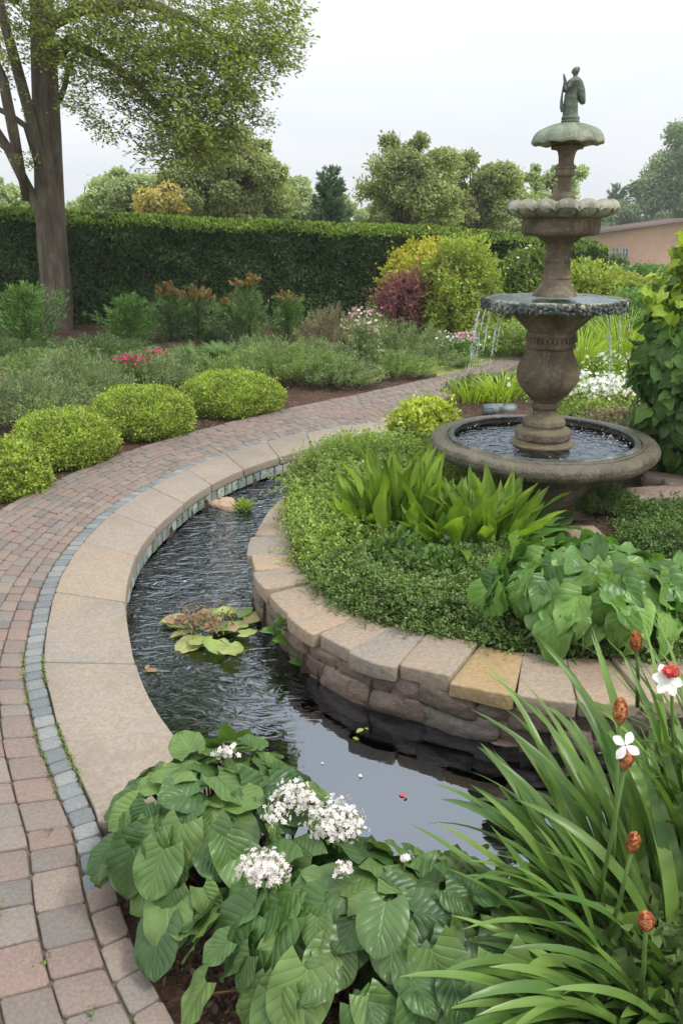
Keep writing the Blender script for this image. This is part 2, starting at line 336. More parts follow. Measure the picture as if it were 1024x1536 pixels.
M['fwater'] = water('bowl_water', 15, 0, 1.0, (.25, .25, .23), 3.0, False, .004)
M['bwater'] = water('basin_water', 15, 0, 1.0, (.22, .22, .2), 1.9, False, .011)
m = N('splashing_water'); m.b.inputs['Base Color'].default_value = (.9, .93, .95, 1); m.b.inputs['Roughness'].default_value = .1
m.b.inputs['Transmission Weight'].default_value = .2; m.b.inputs['IOR'].default_value = 1.33; M['splash'] = m.m
M['pinkwall'] = stone('pink_render', [(.3, (.44, .255, .20)), (.7, (.51, .32, .26))], 1.2, .2, 8, .9, 0)
M['roof'] = stone('brown_roof', [(.3, (.09, .06, .05)), (.7, (.15, .10, .08))], 3, .3, 8, .9, 0)
M['lichen'] = plain('pale_gold_lichen', (.55, .43, .25), .7, .3, 0, .3)
M['glass'] = plain('window_glass', (.10, .13, .15), .1, .6)
M['frame'] = plain('grey_frame', (.35, .36, .37), .6)
M['palegrey'] = plain('pale_grey_paint', (.55, .60, .65), .6, .3, 0, .1)

# ------------------------------------------------------------------ leaf scattering
def tm(kind):
    if kind == 'tiny':   V = [(0, 0, 0), (.33, .5, .08), (0, 1, 0), (-.33, .5, .08)]; Fs = [(0, 1, 2), (0, 2, 3)]
    elif kind == 'oval': V = [(0, 0, 0), (.28, .3, .06), (.26, .68, .05), (0, 1, -.08), (-.26, .68, .05), (-.28, .3, .06)]; Fs = [(0, 1, 2, 3), (0, 3, 4, 5)]
    elif kind == 'needle': V = [(-.09, 0, 0), (.09, 0, 0), (0, 1, 0)]; Fs = [(0, 1, 2)]
    elif kind == 'narrow': V = [(0, 0, 0), (.15, .45, .04), (0, 1, -.05), (-.15, .45, .04)]; Fs = [(0, 1, 2), (0, 2, 3)]
    elif kind == 'flower':
        V = [(0, 0, 0)]; Fs = []
        for k in range(5):
            a = k*math.tau/5
            for da, r, z in ((-.45, .38, .1), (0, .5, .06), (.45, .38, .1)): V.append((math.cos(a+da)*r, math.sin(a+da)*r, z))
            b = 1+3*k; Fs.append((0, b, b+1, b+2))
    V = np.array(V, dtype=float); return V, [np.array([f]) for f in Fs], np.stack([V[:, 0]*2, V[:, 1]], 1)
def grid_leaf(w, nv=9, nu=6, notch=.16, droop=.3, fold=.12, wave=.02, seed=0):
    """w: list of half widths along the blade (length 1)"""
    v = np.linspace(0, 1, nv); u = np.linspace(-1, 1, nu*2+1); hw = np.interp(v, np.linspace(0, 1, len(w)), w); hw[-1] = max(hw[-1], .001)
    U, W = np.meshgrid(u, v); X = U*hw[:, None]
    Y = W-notch*np.abs(U)**1.3*(1-W)**3+.0*U
    Z = fold*np.abs(X)-droop*W**2+wave*np.sin(W*14+seed)*np.abs(U)**2+.35*wave*np.cos(U*9+seed)
    Z = Z-.25*X**2
    V = np.stack([X, Y, Z], -1).reshape(-1, 3); k = nu*2+1; Fs = []
    for j in range(nv-1):
        for i in range(k-1): Fs.append((j*k+i, j*k+i+1, (j+1)*k+i+1, (j+1)*k+i))
    return V, [np.array(Fs)], np.stack([U.ravel(), W.ravel()], 1)
HW = [.33, .46, .50, .50, .47, .40, .28, .02]
HOSTA = [grid_leaf(HW, 11, 6, .24, d, f, wv, s) for d, f, wv, s in ((.18, .18, .03, 0), (.30, .3, .045, 2), (.10, .10, .04, 4), (.24, -.08, .05, 5), (.04, .25, .05, 7))]
VINE = [grid_leaf([.24, .44, .42, .30, .22, .12, 0.0], 8, 4, .18, d, f, .04, s) for d, f, s in ((.3, .2, 0), (.45, .1, 3), (.2, .3, 5))]
BROAD = [grid_leaf([.05, .24, .33, .36, .32, .22, .1, 0.0], 9, 4, .0, d, f, .025, s) for d, f, s in ((.35, .25, 0), (.55, .15, 3), (.2, .3, 5))]
LANCE = [grid_leaf([.05, .10, .14, .15, .14, .10, .05, 0.0], 10, 3, .0, d, f, .02, s) for d, f, s in ((.35, .5, 0), (.65, .3, 3), (.12, .5, 5))]
LANCE2 = [grid_leaf([.05, .075, .10, .105, .10, .08, .045, 0.0], 12, 3, .0, d, f, .03, s) for d, f, s in ((.06, .6, 0), (.18, .5, 3), (-.04, .8, 5), (.40, .4, 8))]
HEART = [grid_leaf([.22, .44, .46, .36, .26, .14, 0.0], 9, 4, .2, d, f, .07, s) for d, f, s in ((.35, .3, 0), (.6, .15, 3), (.15, .45, 5), (.45, -.1, 8))]
PAD = [grid_leaf([.32, .48, .52, .50, .44, .34, .2, .02], 9, 5, .22, d, f, .03, s) for d, f, s in ((.05, .1, 0), (-.05, .04, 3), (.12, .2, 5))]
def frames(d, n):
    d = nrm(d); x = nrm(np.cross(d, n)); z = np.cross(x, d); return np.stack([x, d, z], -1)
def leaves(name, tmpl, P, D, Nn, S, mat, parent=None, smooth=False):
    """tmpl: one template or a list to choose from"""
    if isinstance(tmpl, tuple): tmpl = [tmpl]
    P = np.asarray(P, dtype=float); R = frames(D, Nn); S = np.broadcast_to(np.asarray(S, dtype=float), (len(P),))
    ch = rng.integers(0, len(tmpl), len(P)); Vs, Fs, Us, n = [], {}, [], 0
    for k, (V, fl, U) in enumerate(tmpl):
        s = np.where(ch == k)[0]
        if not len(s): continue
        W = np.einsum('mij,vj->mvi', R[s], V)*S[s][:, None, None]+P[s][:, None, :]
        off = n+np.arange(len(s))*len(V)
        for f in fl:
            g = (f[None, :, :]+off[:, None, None]).reshape(-1, f.shape[1]); Fs.setdefault(f.shape[1], []).append(g)
        Vs.append(W.reshape(-1, 3)); Us.append(np.tile(U, (len(s), 1))); n += len(s)*len(V)
    return add(name, np.concatenate(Vs), [np.concatenate(v) for v in Fs.values()], mat, parent, smooth, uv=np.concatenate(Us))
def rdir(n): return nrm(rng.normal(size=(n, 3)))
def shell(n, c, r, lump=.12, ls=2.2, depth=.16, bottom=-.2, seed=0):
    """points in a lumpy shell with outward normals"""
    d = rdir(int(n*2.6)); d = d[d[:, 2] > bottom][:n]; r = np.array(r, dtype=float)
    k = 1+lump*fnoise(d*1.0, ls*1.6, seed)+lump*.5*fnoise(d, ls*5, seed+3)
    k = k*(1-depth*rng.random(len(d))**1.8)
    P = d*r*k[:, None]+np.array(c); return P, nrm(d/r)
def tube(mb, pts, rads, n=6, jit=0):
    pts = np.asarray(pts, dtype=float); T = nrm(np.gradient(pts, axis=0)); up = np.array([0, 0, 1.]) if abs(T[0][2]) < .9 else np.array([0, 1., 0])
    X = nrm(np.cross(T, up)); Y = np.cross(T, X); a = np.arange(n)*math.tau/n
    r = np.broadcast_to(np.asarray(rads, dtype=float), (len(pts),))
    V = pts[:, None, :]+r[:, None, None]*(np.cos(a)[None, :, None]*X[:, None, :]+np.sin(a)[None, :, None]*Y[:, None, :])
    if jit: V = V+jit*r[:, None, None]*fnoise(V.reshape(-1, 3), 2.2).reshape(V.shape[0], n, 1)*nrm(V-pts[:, None, :])
    Fs = [(j*n+i, j*n+(i+1) % n, (j+1)*n+(i+1) % n, (j+1)*n+i) for j in range(len(pts)-1) for i in range(n)]
    Fs += [tuple(range(n))[::-1], tuple((len(pts)-1)*n+i for i in range(n))]
    mb.put(V.reshape(-1, 3), Fs)
def ribbon(mb, root, az, L, el, bend, wd, n=14, twist=0., fold=.25, side=0.):
    """strap leaf: starts at elevation el, falls over by bend (radians in total)"""
    t = np.linspace(0, 1, n); e = el-bend*t**1.6; a = az+side*t; ds = L/(n-1)
    d = np.stack([np.cos(e)*np.cos(a), np.cos(e)*np.sin(a), np.sin(e)], 1)
    P = np.array(root)+np.concatenate([[[0, 0, 0]], np.cumsum(d[:-1]*ds, axis=0)])
    sd_ = nrm(np.cross(d, [0, 0, 1.])); tw = twist*t; nn = np.cross(sd_, d)
    s2 = sd_*np.cos(tw)[:, None]+nn*np.sin(tw)[:, None]
    wv = wd*np.minimum(1, .55+t*3)*(1-t**3.2)**.8; wv[-1] = .0004
    nz_ = np.cross(s2, d)
    V = np.stack([P-s2*wv[:, None]+nz_*(wv*fold)[:, None], P, P+s2*wv[:, None]+nz_*(wv*fold)[:, None]], 1)
    U = np.stack([np.stack([np.full(n, x), t], 1) for x in (-1, 0, 1)], 1)
    Fs = [(j*3+i, j*3+i+1, j*3+i+4, j*3+i+3) for j in range(n-1) for i in range(2)]
    mb.put(V.reshape(-1, 3), Fs, U.reshape(-1, 2)); return P
def lathe(mb, prof, c, n=72, fr=None, cap=True):
    """prof: (r, z) list; fr(angle, k)-> (r factor, dz)"""
    prof = np.array(prof, dtype=float); a = np.arange(n)*math.tau/n; V = []
    for k, (r, z) in enumerate(prof):
        f, dz = (fr(a, k) if fr else (np.ones(n), np.zeros(n)))
        V.append(np.stack([c[0]+r*f*np.cos(a), c[1]+r*f*np.sin(a), z+dz+0*a], 1))
    Fs = [(j*n+i, j*n+(i+1) % n, (j+1)*n+(i+1) % n, (j+1)*n+i) for j in range(len(prof)-1) for i in range(n)]
    if cap: Fs += [tuple(range(n))[::-1], tuple((len(prof)-1)*n+i for i in range(n))]
    mb.put(np.concatenate(V), Fs)
def smoothp(prof, q=.25, it=2):
    """round the corners of a (r,z) profile; smaller q keeps them crisper"""
    P = np.array(prof, dtype=float)
    for _ in range(it):
        Q = [P[0]]
        for a, b in zip(P[:-1], P[1:]): Q += [(1-q)*a+q*b, q*a+(1-q)*b]
        Q.append(P[-1]); P = np.array(Q)
    return P
def cubesphere(n=7):
    pts = []; Fs = []; idx = {}
    def vid(p):
        k = tuple(np.round(p, 5))
        if k not in idx: idx[k] = len(pts); pts.append(p)
        return idx[k]
    g = np.linspace(-1, 1, n)
    for ax in range(3):
        for s in (-1, 1):
            for i in range(n-1):
                for j in range(n-1):
                    q = []
                    for a, b in ((i, j), (i+1, j), (i+1, j+1), (i, j+1)):
                        p = np.zeros(3); p[ax] = s; p[(ax+1) % 3] = g[a]; p[(ax+2) % 3] = g[b]; q.append(vid(p))
                    Fs.append(q if s > 0 else q[::-1])
    return np.array(pts), Fs
CSV, CSF = cubesphere(8)
def boulder(mb, c, size, ang=0, power=.35, jit=.07, seed=0, tilt=0):
    P = CSV.copy(); L = np.linalg.norm(P, axis=1, keepdims=True); B = P*(1-power)+nrm(P)*power*1.15
    B = B*(1+jit*fnoise(B+seed*3.7, 1.7)[:, None]+jit*.4*fnoise(B+seed*1.7, 5)[:, None])*np.array(size)/2
    if tilt: ca, sa = math.cos(tilt), math.sin(tilt); B = np.stack([B[:, 0]*ca-B[:, 2]*sa, B[:, 1], B[:, 0]*sa+B[:, 2]*ca], 1)
    ca, sa = math.cos(ang), math.sin(ang)
    V = np.stack([B[:, 0]*ca-B[:, 1]*sa, B[:, 0]*sa+B[:, 1]*ca, B[:, 2]], 1)+np.array(c); mb.put(V, CSF)
def block(mb, A, B, t0, t1, f0, f1, z1, z0, gap=.004, bev=.006, k=2, jit=0., corner=.006, seed=0, tilt=0):
    """a stone laid between curves A and B, from t0 to t1 along them and f0 to f1 across, with eased edges"""
    ts = np.linspace(t0, t1, k+1); pa, pb = ev(A, ts), ev(B, ts)
    L1 = pa*(1-f0)+pb*f0; L2 = pa*(1-f1)+pb*f1
    def lerp(a, b, d): v = b-a; n = np.linalg.norm(v); return a+v*min(.45, d/max(n, 1e-6))
    ring = []
    for i, p in enumerate(L1): ring.append(p)
    for p in L2[::-1]: ring.append(p)
    R = np.array(ring); m = len(R); cen = R.mean(0)
    # inset by gap towards the centre lines
    def inset(R, d):
        Q = []
        for i in range(m):
            a, b, c = R[i-1], R[i], R[(i+1) % m]
            e1, e2 = nrm(b-a), nrm(c-b); n1 = np.array([-e1[1], e1[0]]); n2 = np.array([-e2[1], e2[0]])
            if np.dot(n1, cen-b) < 0: n1 = -n1
            if np.dot(n2, cen-b) < 0: n2 = -n2
            nn = n1+n2; dd = max(.5, np.dot(nn, nn)/2); Q.append(b+nn/dd*d)
        return np.array(Q)
    G = inset(R, gap)
    # cut the corners
    Q = []
    for i in range(m):
        if i in (0, k, k+1, m-1): Q += [lerp(G[i], G[i-1], corner*(1+.8*random.random())), lerp(G[i], G[(i+1) % m], corner*(1+.8*random.random()))]
        else: Q.append(G[i])
    G = np.array(Q); m = len(G); cen = G.mean(0)
    if jit: G = G+jit*np.stack([fnoise(np.c_[G, G[:, 0]*0+seed], 9), fnoise(np.c_[G, G[:, 0]*0+seed], 9, 5)], 1)
    def ins2(G, d): v = cen-G; return G+nrm(v)*d*1.15
    tx = (G-cen)@np.array([math.cos(seed), math.sin(seed)])*tilt
    zz = lambda z: np.full(m, z)
    rings = [np.c_[G, zz(z0)], np.c_[G, zz(z1-bev)+tx], np.c_[ins2(G, bev*.35), zz(z1-bev*.3)+tx], np.c_[ins2(G, bev), zz(z1)+tx]]
    V = np.concatenate(rings); Fs = []
    for j in range(3):
        for i in range(m): Fs.append((j*m+i, j*m+(i+1) % m, (j+1)*m+(i+1) % m, (j+1)*m+i))
    Fs.append(tuple(3*m+i for i in range(m)))
    # make sure faces look outward
    area = sum(G[i-1][0]*G[i][1]-G[i][0]*G[i-1][1] for i in range(m))
    if area < 0: Fs = [f[::-1] for f in Fs]
    mb.put(V, Fs)
# ================================================================== THE SETTING
inner = catmull([(3.6, 12.9), (3.0, 11.75), (2.35, 10.45), (1.75, 9.35), (1.15, 8.3), (.49, 7.37), (.05, 7.07), (-.41, 6.71), (-.77, 6.33), (-1.06, 5.88), (-1.27, 5.38), (-1.38, 5.04), (-1.45, 4.63), (-1.47, 4.19), (-1.45, 3.85), (-1.40, 3.54), (-1.31, 3.17), (-1.22, 2.88), (-1.11, 2.64), (-1.0, 2.42), (-.86, 2.18), (-.73, 1.96), (-.62, 1.72), (-.50, 1.5), (-.36, 1.30), (-.16, 1.02), (.1, .72)], 400)
outer = catmull([(4.2, 14.6), (3.3, 12.6), (2.6, 11.6), (1.6, 10.22), (.67, 9.12), (-.06, 8.35), (-.60, 7.80), (-1.08, 7.20), (-1.44, 6.72), (-1.75, 6.18), (-1.95, 5.7), (-2.10, 5.22), (-2.20, 4.72), (-2.27, 4.1), (-2.3, 3.5), (-2.28, 2.9), (-2.2, 2.3), (-2.05, 1.7), (-1.8, 1.1), (-1.5, .6), (-1.1, .1)], 400)
# pair the two edges so that courses run parallel: for each inner point take the matching outer point
i2 = inner+leftn(inner)*(-.080)                                     # outer edge of the blue grey band
if np.linalg.norm(i2[200]-outer[200]) > np.linalg.norm(inner[200]-outer[200]): i2 = inner+leftn(inner)*.080
def tnear(Cv, p): return np.argmin(np.linalg.norm(Cv-np.array(p), axis=1))/(len(Cv)-1)
tco = tnear(inner, (.49, 7.37)); tce = tnear(inner, (-.71, 1.95))   # the coping runs between these
cop_out = ev(inner, np.linspace(tco, tce, 200))
cop_in = catmull([(.40, 6.86), (.16, 6.70), (-.07, 6.50), (-.38, 6.13), (-.60, 5.86), (-.80, 5.54), (-.97, 5.12), (-1.07, 4.66), (-1.12, 4.24), (-1.10, 3.86), (-1.04, 3.5), (-.94, 3.17), (-.84, 2.88), (-.72, 2.62), (-.58, 2.38), (-.44, 2.19), (-.36, 2.10)], 200)
isl = catmull([(1.0, 7.35), (.62, 6.80), (.33, 6.25), (.02, 5.60), (-.22, 5.12), (-.38, 4.72), (-.46, 4.35), (-.475, 3.95), (-.42, 3.60), (-.31, 3.33), (-.20, 3.13), (-.06, 2.95), (.10, 2.80), (.29, 2.69), (.52, 2.57), (.74, 2.50), (.98, 2.475), (1.22, 2.50), (1.50, 2.58), (1.85, 2.72), (2.3, 2.95), (2.8, 3.25), (3.6, 3.9)], 400)
isl_in = isl+leftn(isl)*.31
if np.linalg.norm(isl_in[150]-np.array([.9, 4.2])) > np.linalg.norm(isl[150]-np.array([.9, 4.2])): isl_in = isl-leftn(isl)*.31
pond_poly = np.vstack([cop_in, catmull([(-.36, 2.10), (-.2, 1.95), (.0, 1.84), (.25, 1.77), (.6, 1.74), (1.0, 1.78), (1.5, 1.95), (2.1, 2.25), (2.8, 2.7), (3.8, 3.5)], 60), [(3.9, 4.4), (1.0, 7.4), (.62, 7.1)]])
isl_poly = np.vstack([isl, [(4.2, 4.4), (4.2, 8), (1.2, 8)]])
def inpoly(P, G):
    x, y = P[:, 0], P[:, 1]; r = np.zeros(len(P), bool); j = len(G)-1
    for i in range(len(G)):
        c = ((G[i, 1] > y) != (G[j, 1] > y)) & (x < (G[j, 0]-G[i, 0])*(y-G[i, 1])/(G[j, 1]-G[i, 1]+1e-12)+G[i, 0]); r ^= c; j = i
    return r
def dpoly(P, G):
    d = np.full(len(P), 1e9); 
    for a, b in zip(G[:-1], G[1:]):
        ab = b-a; t = np.clip(((P-a)@ab)/(ab@ab+1e-12), 0, 1); d = np.minimum(d, np.linalg.norm(P-(a+t[:, None]*ab), axis=1))
    return d
path_poly = np.vstack([inner, outer[::-1]])
def isl_h(P):
    d = dpoly(P, isl[::6]); return .02+.12*np.clip((d-.1)/.5, 0, 1)+.02*fnoise(np.c_[P, P[:, 0]*0], 3)
def sm(x): x = np.clip(x, 0, 1); return x*x*(3-2*x)
def ground_z(P):
    P = np.atleast_2d(P); ip = inpoly(P, pond_poly); ii = inpoly(P, isl_poly); ph = inpoly(P, path_poly)
    z = -.022+.012*fnoise(np.c_[P, P[:, 0]*0], 2.2)
    dp = dpoly(P, outer[::8]); z = np.where(~ph & ~ip & ~ii, z+.05*sm((dp-.05)/1.0)+.10*sm((dp-1)/4), z)
    z = np.where(ph, -.03, z)
    cp = np.vstack([cop_out, cop_in[::-1]]); z = np.where(inpoly(P, cp), -.08, z)
    z = np.where(ii, isl_h(P), z); z = np.where(ip & ~ii, -.55, z)
    z = np.where((P[:, 1] < 2.3) & ~ip & ~ph & ~ii & (P[:, 0] > -.7), -.055+.012*fnoise(np.c_[P, P[:, 0]*0], 4), z)
    return z
xs = np.concatenate([[-200, -150, -120, -60, -35, -22, -14, -10], np.arange(-8, 6.01, .07), [7, 8.5, 11, 15, 22, 35, 60, 120, 150, 200]])
ys = np.concatenate([[-40, -30, -20, -8, -3, -1], np.arange(0, 15.01, .07), [15.6, 16.4, 18, 20, 24, 30, 36, 44, 55, 70, 90, 120, 160, 220, 300]])
X, Y = np.meshgrid(xs, ys); P = np.stack([X.ravel(), Y.ravel()], 1)
near = (np.abs(P[:, 0]+1) < 7.2) & (P[:, 1] > -.5) & (P[:, 1] < 15.2); z = np.full(len(P), .05); z[near] = ground_z(P[near])
z += np.where(P[:, 1] > 17, -1.35*sm((P[:, 1]-18)/50), 0)
nx = len(xs); I = (np.arange(len(ys)-1)[:, None]*nx+np.arange(nx-1)[None, :]).ravel()
Fq = np.stack([I, I+1, I+nx+1, I+nx], 1); cc = P[Fq].mean(1)
dq = np.hypot(cc[:, 0], cc[:, 1]-8)
mulch = (cc[:, 1] < 14.9) & (cc[:, 0] > -7.6) & (cc[:, 0] < 3.1+.0*cc[:, 1]) & ~((cc[:, 0] > 1.2) & (cc[:, 1] > 7.5))
mulch |= inpoly(cc, isl_poly)
ground = tag(add('ground', np.c_[P, z], Fq, None, None, True, mats=[M['lawn'], M['mulch'], M['earth']],
        midx=np.where(inpoly(cc, pond_poly) & ~inpoly(cc, isl_poly), 2, np.where(mulch, 1, 0))), 'brown mulched beds and green lawn running back behind the garden', 'ground', None, 'structure')
# water sheet of the pond
wx = np.arange(-1.3, 4.01, .08); wy = np.arange(1.6, 7.3, .08); X, Y = np.meshgrid(wx, wy); Pw = np.stack([X.ravel(), Y.ravel()], 1)
nx = len(wx); I = (np.arange(len(wy)-1)[:, None]*nx+np.arange(nx-1)[None, :]).ravel(); Fq = np.stack([I, I+1, I+nx+1, I+nx], 1)
cc = Pw[Fq].mean(1); keep = (inpoly(cc, pond_poly) | (dpoly(cc, pond_poly) < .1)) & (~inpoly(cc, isl_poly) | (dpoly(cc, isl) < .25)); WZ = -.138
used, inv = np.unique(Fq[keep], return_inverse=True)
tag(add('pond_water', np.c_[Pw[used], np.full(len(used), WZ)], inv.reshape(-1, 4), M['water'], None, True), 'dark rippling pond water curving round the raised bed', 'water', None, 'structure')
# joint bed under the path
k = 160; a = ev(inner, np.linspace(0, 1, k)); b = ev(outer, np.linspace(0, 1, k))
V = np.c_[np.vstack([a, b]), np.full(2*k, -.013)]; tag(add('path_joint_sand', V, np.array([(i, i+1, k+i+1, k+i) for i in range(k-1)]), M['sand']), 'sandy joints between the path pavers', 'path', None, 'structure')
# pavers: courses parallel to the pond edge
mb = MB(); nrow = 10; fr_ = [0]; 
for r in range(nrow): fr_.append(fr_[-1]+random.uniform(.85, 1.2))
fr_ = np.array(fr_)/fr_[-1]
# cubic widening: at the near end the path is much wider, so rows split there
L = clen(i2)
for r in range(nrow):
    t = random.random()*.005
    while t < 1:
        q = ev(i2, np.array([t]))[0]; wloc = np.linalg.norm(ev(outer, np.array([t]))[0]-q)/nrow
        ln = random.choice([.075, .085, .10, .115])*(1 if q[1] > 2.6 else 1.25)*(1 if r < 5 else 1.3)
        t2 = t+ln/L
        if q[1] > -.2:
            f0, f1 = fr_[r], fr_[r+1]
            if wloc > .155 and random.random() < .35:
                fm = (f0+f1)/2+random.uniform(-.01, .01)
                for g0, g1 in ((f0, fm), (fm, f1)): block(mb, i2, outer, t, t2, g0, g1, random.uniform(-.002, .003), -.02, .0022, .005, 2, .003, .006, random.random()*9, .02)
            else: block(mb, i2, outer, t, t2, f0, f1, random.uniform(-.002, .003), -.02, .0022, .005, 2, .003, .006, random.random()*9, .02)
        t = t2
t = tce+.016
while t < 1:
    t2 = t+random.uniform(.08, .13)/clen(inner); block(mb, inner, i2, t, t2, .0, .98, random.uniform(-.002, .003), -.02, .0022, .005, 1, .003, .006, random.random()*9, .02); t = t2
tag(mb.build('brick_path', M['paver']), 'curving path of mixed pinkish brown and grey brick pavers', 'path', None, 'structure')
mb = MB(); t = tco-.01; L = clen(inner)
while t < tce+.015:
    t2 = t+random.uniform(.060, .082)/L; block(mb, inner, i2, t, t2, .03, .97, random.uniform(.0, .004), -.02, .0025, .005, 1, .003, .006, random.random()*9, .02); t = t2
tag(mb.build('path_border', M['band']), 'single row of small blue grey setts edging the path beside the sandstone slabs', 'path', None, 'structure')
# moss in joints
def mossline(Cv, off, t0, t1, n, wv=.005):
    t = rng.uniform(t0, t1, n); P0 = ev(Cv, t); g = fnoise(np.c_[P0, P0[:, 0]*0], 3.5, 4) > .12; P0 = P0[g]
    P0 = P0+rng.normal(size=P0.shape)*wv; return np.c_[P0, rng.uniform(0, .008, len(P0))]
Pm = np.vstack([mossline(inner, 0, tnear(inner, (-1.45, 4.6)), tce+.01, 2200), mossline(i2, 0, tnear(inner, (-1.47, 4.2)), tce+.03, 1000)])
# moss patches in random joints of the near pavers
for _ in range(26):
    p = ev(i2, np.array([random.uniform(tce-.02, min(1, tce+.14))]))[0]; q = ev(outer, np.array([random.uniform(tce, 1)]))[0]; c = p+(q-p)*random.uniform(0, .6)
    n = 26; Pm = np.vstack([Pm, np.c_[c+rng.normal(size=(n, 2))*(.005, .014), rng.uniform(-.006, .004, n)]])
D = rdir(len(Pm)); D[:, 2] = np.abs(D[:, 2])+.4
tag(leaves('moss', tm('oval'), Pm, D, rdir(len(Pm))+[0, 0, 1], rng.uniform(.004, .011, len(Pm)), foliage('moss_leaf', [(.08, .13, .02), (.15, .22, .03), (.22, .26, .06)], .2, .7, 5)), 'small green moss and weeds growing in the paver joints', 'moss', None, 'stuff')
# crumbs of bark on the beds
def crumbs(cx, cy, sx, sy, n):
    P = np.stack([rng.uniform(cx-sx, cx+sx, n), rng.uniform(cy-sy, cy+sy, n)], 1); ok = ~inpoly(P, path_poly) & ~inpoly(P, pond_poly); P = P[ok]; return np.c_[P, ground_z(P)+.004]
Pc = np.vstack([crumbs(0, 1.5, .9, .8, 9000), crumbs(-1.9, 6.4, 1.6, 1.9, 12000)]); D = rdir(len(Pc)); D[:, 2] *= .35
tag(leaves('bark_chips', tm('oval'), Pc, D, rdir(len(Pc))*.8+[0, 0, 1], rng.uniform(.008, .028, len(Pc)), foliage('bark_chip', [(.05, .026, .016), (.11, .06, .038), (.20, .125, .08)], .0, .95, 3)), 'loose reddish brown bark chips covering the beds', 'bark chips', None, 'stuff')

# ------------------------------------------------------------------ pond edging: slabs, tiles, wall
pe = empty('pond_edging', (-1.1, 4.4, 0), 'curved edge of large buff sandstone slabs over a row of blue grey tiles', 'pond edging')
cuts = [0, .075, .155, .225, .30, .375, .45, .535, .615, .72, .83, 1.0]
L = 1
for a_, b_ in zip(cuts[:-1], cuts[1:]):
    mb = MB(); block(mb, cop_out, cop_in, a_, b_, .0, 1.0, .010+random.uniform(-.002, .002), -.046, .0022, .0045, 14, .0035, .008, random.random()*9)
    o = mb.build('coping_slab', M['slab'], pe)
ti = cop_in+(cop_out-cop_in)*.022; mb = MB(); t = 0; L = clen(cop_in)
ti2 = cop_in+(cop_out-cop_in)*.25
while t < .93:
    t2 = t+random.uniform(.070, .10)/L; block(mb, ti2, ti, t, t2, 0, 1, -.0505, -.125+random.uniform(-.004, .004), .003, .003, 1, .003, .004, random.random()*9); t = t2
mb.build('tile_course', M['tile'], pe)
k = 120; a = ev(cop_in+(cop_out-cop_in)*.10, np.linspace(0, 1, k)); V = np.vstack([np.c_[a, np.full(k, -.06)], np.c_[a, np.full(k, -.56)]])
add('pond_wall', V, np.array([(i, i+1, k+i+1, k+i) for i in range(k-1)]), M['darkwall'], pe)
# ------------------------------------------------------------------ raised bed: retaining wall
rw = empty('retaining_wall', (.3, 2.9, -.2), 'low curved dry stone wall with buff coping stones round the raised bed', 'stone wall')
t0, t1 = tnear(isl, (-.26, 5.04)), tnear(isl, (2.8, 3.25)); t = t0; L = clen(isl); i = 0
tg = tnear(isl, at(690, 1020, .09)[:2])
while t < t1:
    ln = random.uniform(.20, .245) if not (isl[int(t*399)][1] > 3.4) else random.uniform(.19, .26); t2 = min(t+ln/L, t1)
    gold = t <= tg < t2; mb = MB()
    block(mb, isl, isl_in, t, t2, -.03+random.uniform(-.07, .06), 1.0, .095+random.uniform(-.005, .006), .034+random.uniform(-.008, .004), .0022, .006, 6, .008, .008, random.random()*9, .05)
    o = mb.build('coping_stone', M['coping_gold' if gold else 'coping'], rw)
    if gold: o['label'] = 'golden yellow coping stone'
    t = t2
mb = MB(); isw = isl+(isl_in-isl)*.28
for z0, z1, ls in ((-.055, .032, .19), (-.150, -.048, .23), (-.26, -.14, .24), (-.38, -.25, .24), (-.50, -.37, .24)):
    t = t0+random.random()*.01
    while t < t1:
        ln = ls*random.uniform(.6, 1.45); p = ev(isw, np.array([t, t+ln/L])); c = p.mean(0); d = p[1]-p[0]; n_ = np.array([-d[1], d[0]])/np.linalg.norm(d)
        hh = (z1-z0)*random.uniform(1.0, 1.2); off = random.uniform(-.015, .015)
        boulder(mb, (c[0]+n_[0]*off, c[1]+n_[1]*off, (z0+z1)/2+random.uniform(-.006, .006)), (ln*1.12, .18, hh*1.08), math.atan2(d[1], d[0]), .46, .14, random.random()*20, random.uniform(-.06, .06)); t += ln/L
mb.build('wall_stones', M['wallstone'], rw, True)
k = 150; a = ev(isl+(isl_in-isl)*.34, np.linspace(0, 1, k)); V = np.vstack([np.c_[a, np.full(k, .03)], np.c_[a, np.full(k, -.56)]])
add('wall_core', V, np.array([(i, i+1, k+i+1, k+i) for i in range(k-1)]), M['earth'], rw)
# stones standing in the stream
def rockthing(name, label, c, size, mat, seed, n=1, spread=0):
    mb = MB()
    for q in range(n): boulder(mb, (c[0]+random.uniform(-1, 1)*spread, c[1]+random.uniform(-.5, .5)*spread, c[2]), np.array(size)*random.uniform(.7, 1), random.random()*3, .6, .16, seed+q)
    return tag(mb.build(name, mat, None, True), label, 'rock')
rockthing('rock', 'lumpy tan pink rock breaking the surface of the narrow stream', at(330, 760, -.15), (.17, .12, .09), M['tanrock'], 3, 3, .07)
for q, (px, py, s_, lb) in enumerate([(270, 830, .20, 'dark flat rock just under the water near the tiled edge'), (285, 885, .13, 'small pale brown rock under the ripples in mid stream'), (225, 1010, .18, 'brown rock under the water against the sandstone slabs'), (330, 840, .14, 'dark stone under the ripples in the middle of the stream')]):
    rockthing('submerged_rock', lb, at(px, py, WZ-.05), (s_, s_*.8, .06), M['rock' if q == 1 else 'wallstone'], 11+q)
rockthing('rock', 'blue grey crusted rock behind the back rim of the fountain basin', at(752, 614, .12), (.16, .12, .09), M['bluerock'], 21, 8, .12)

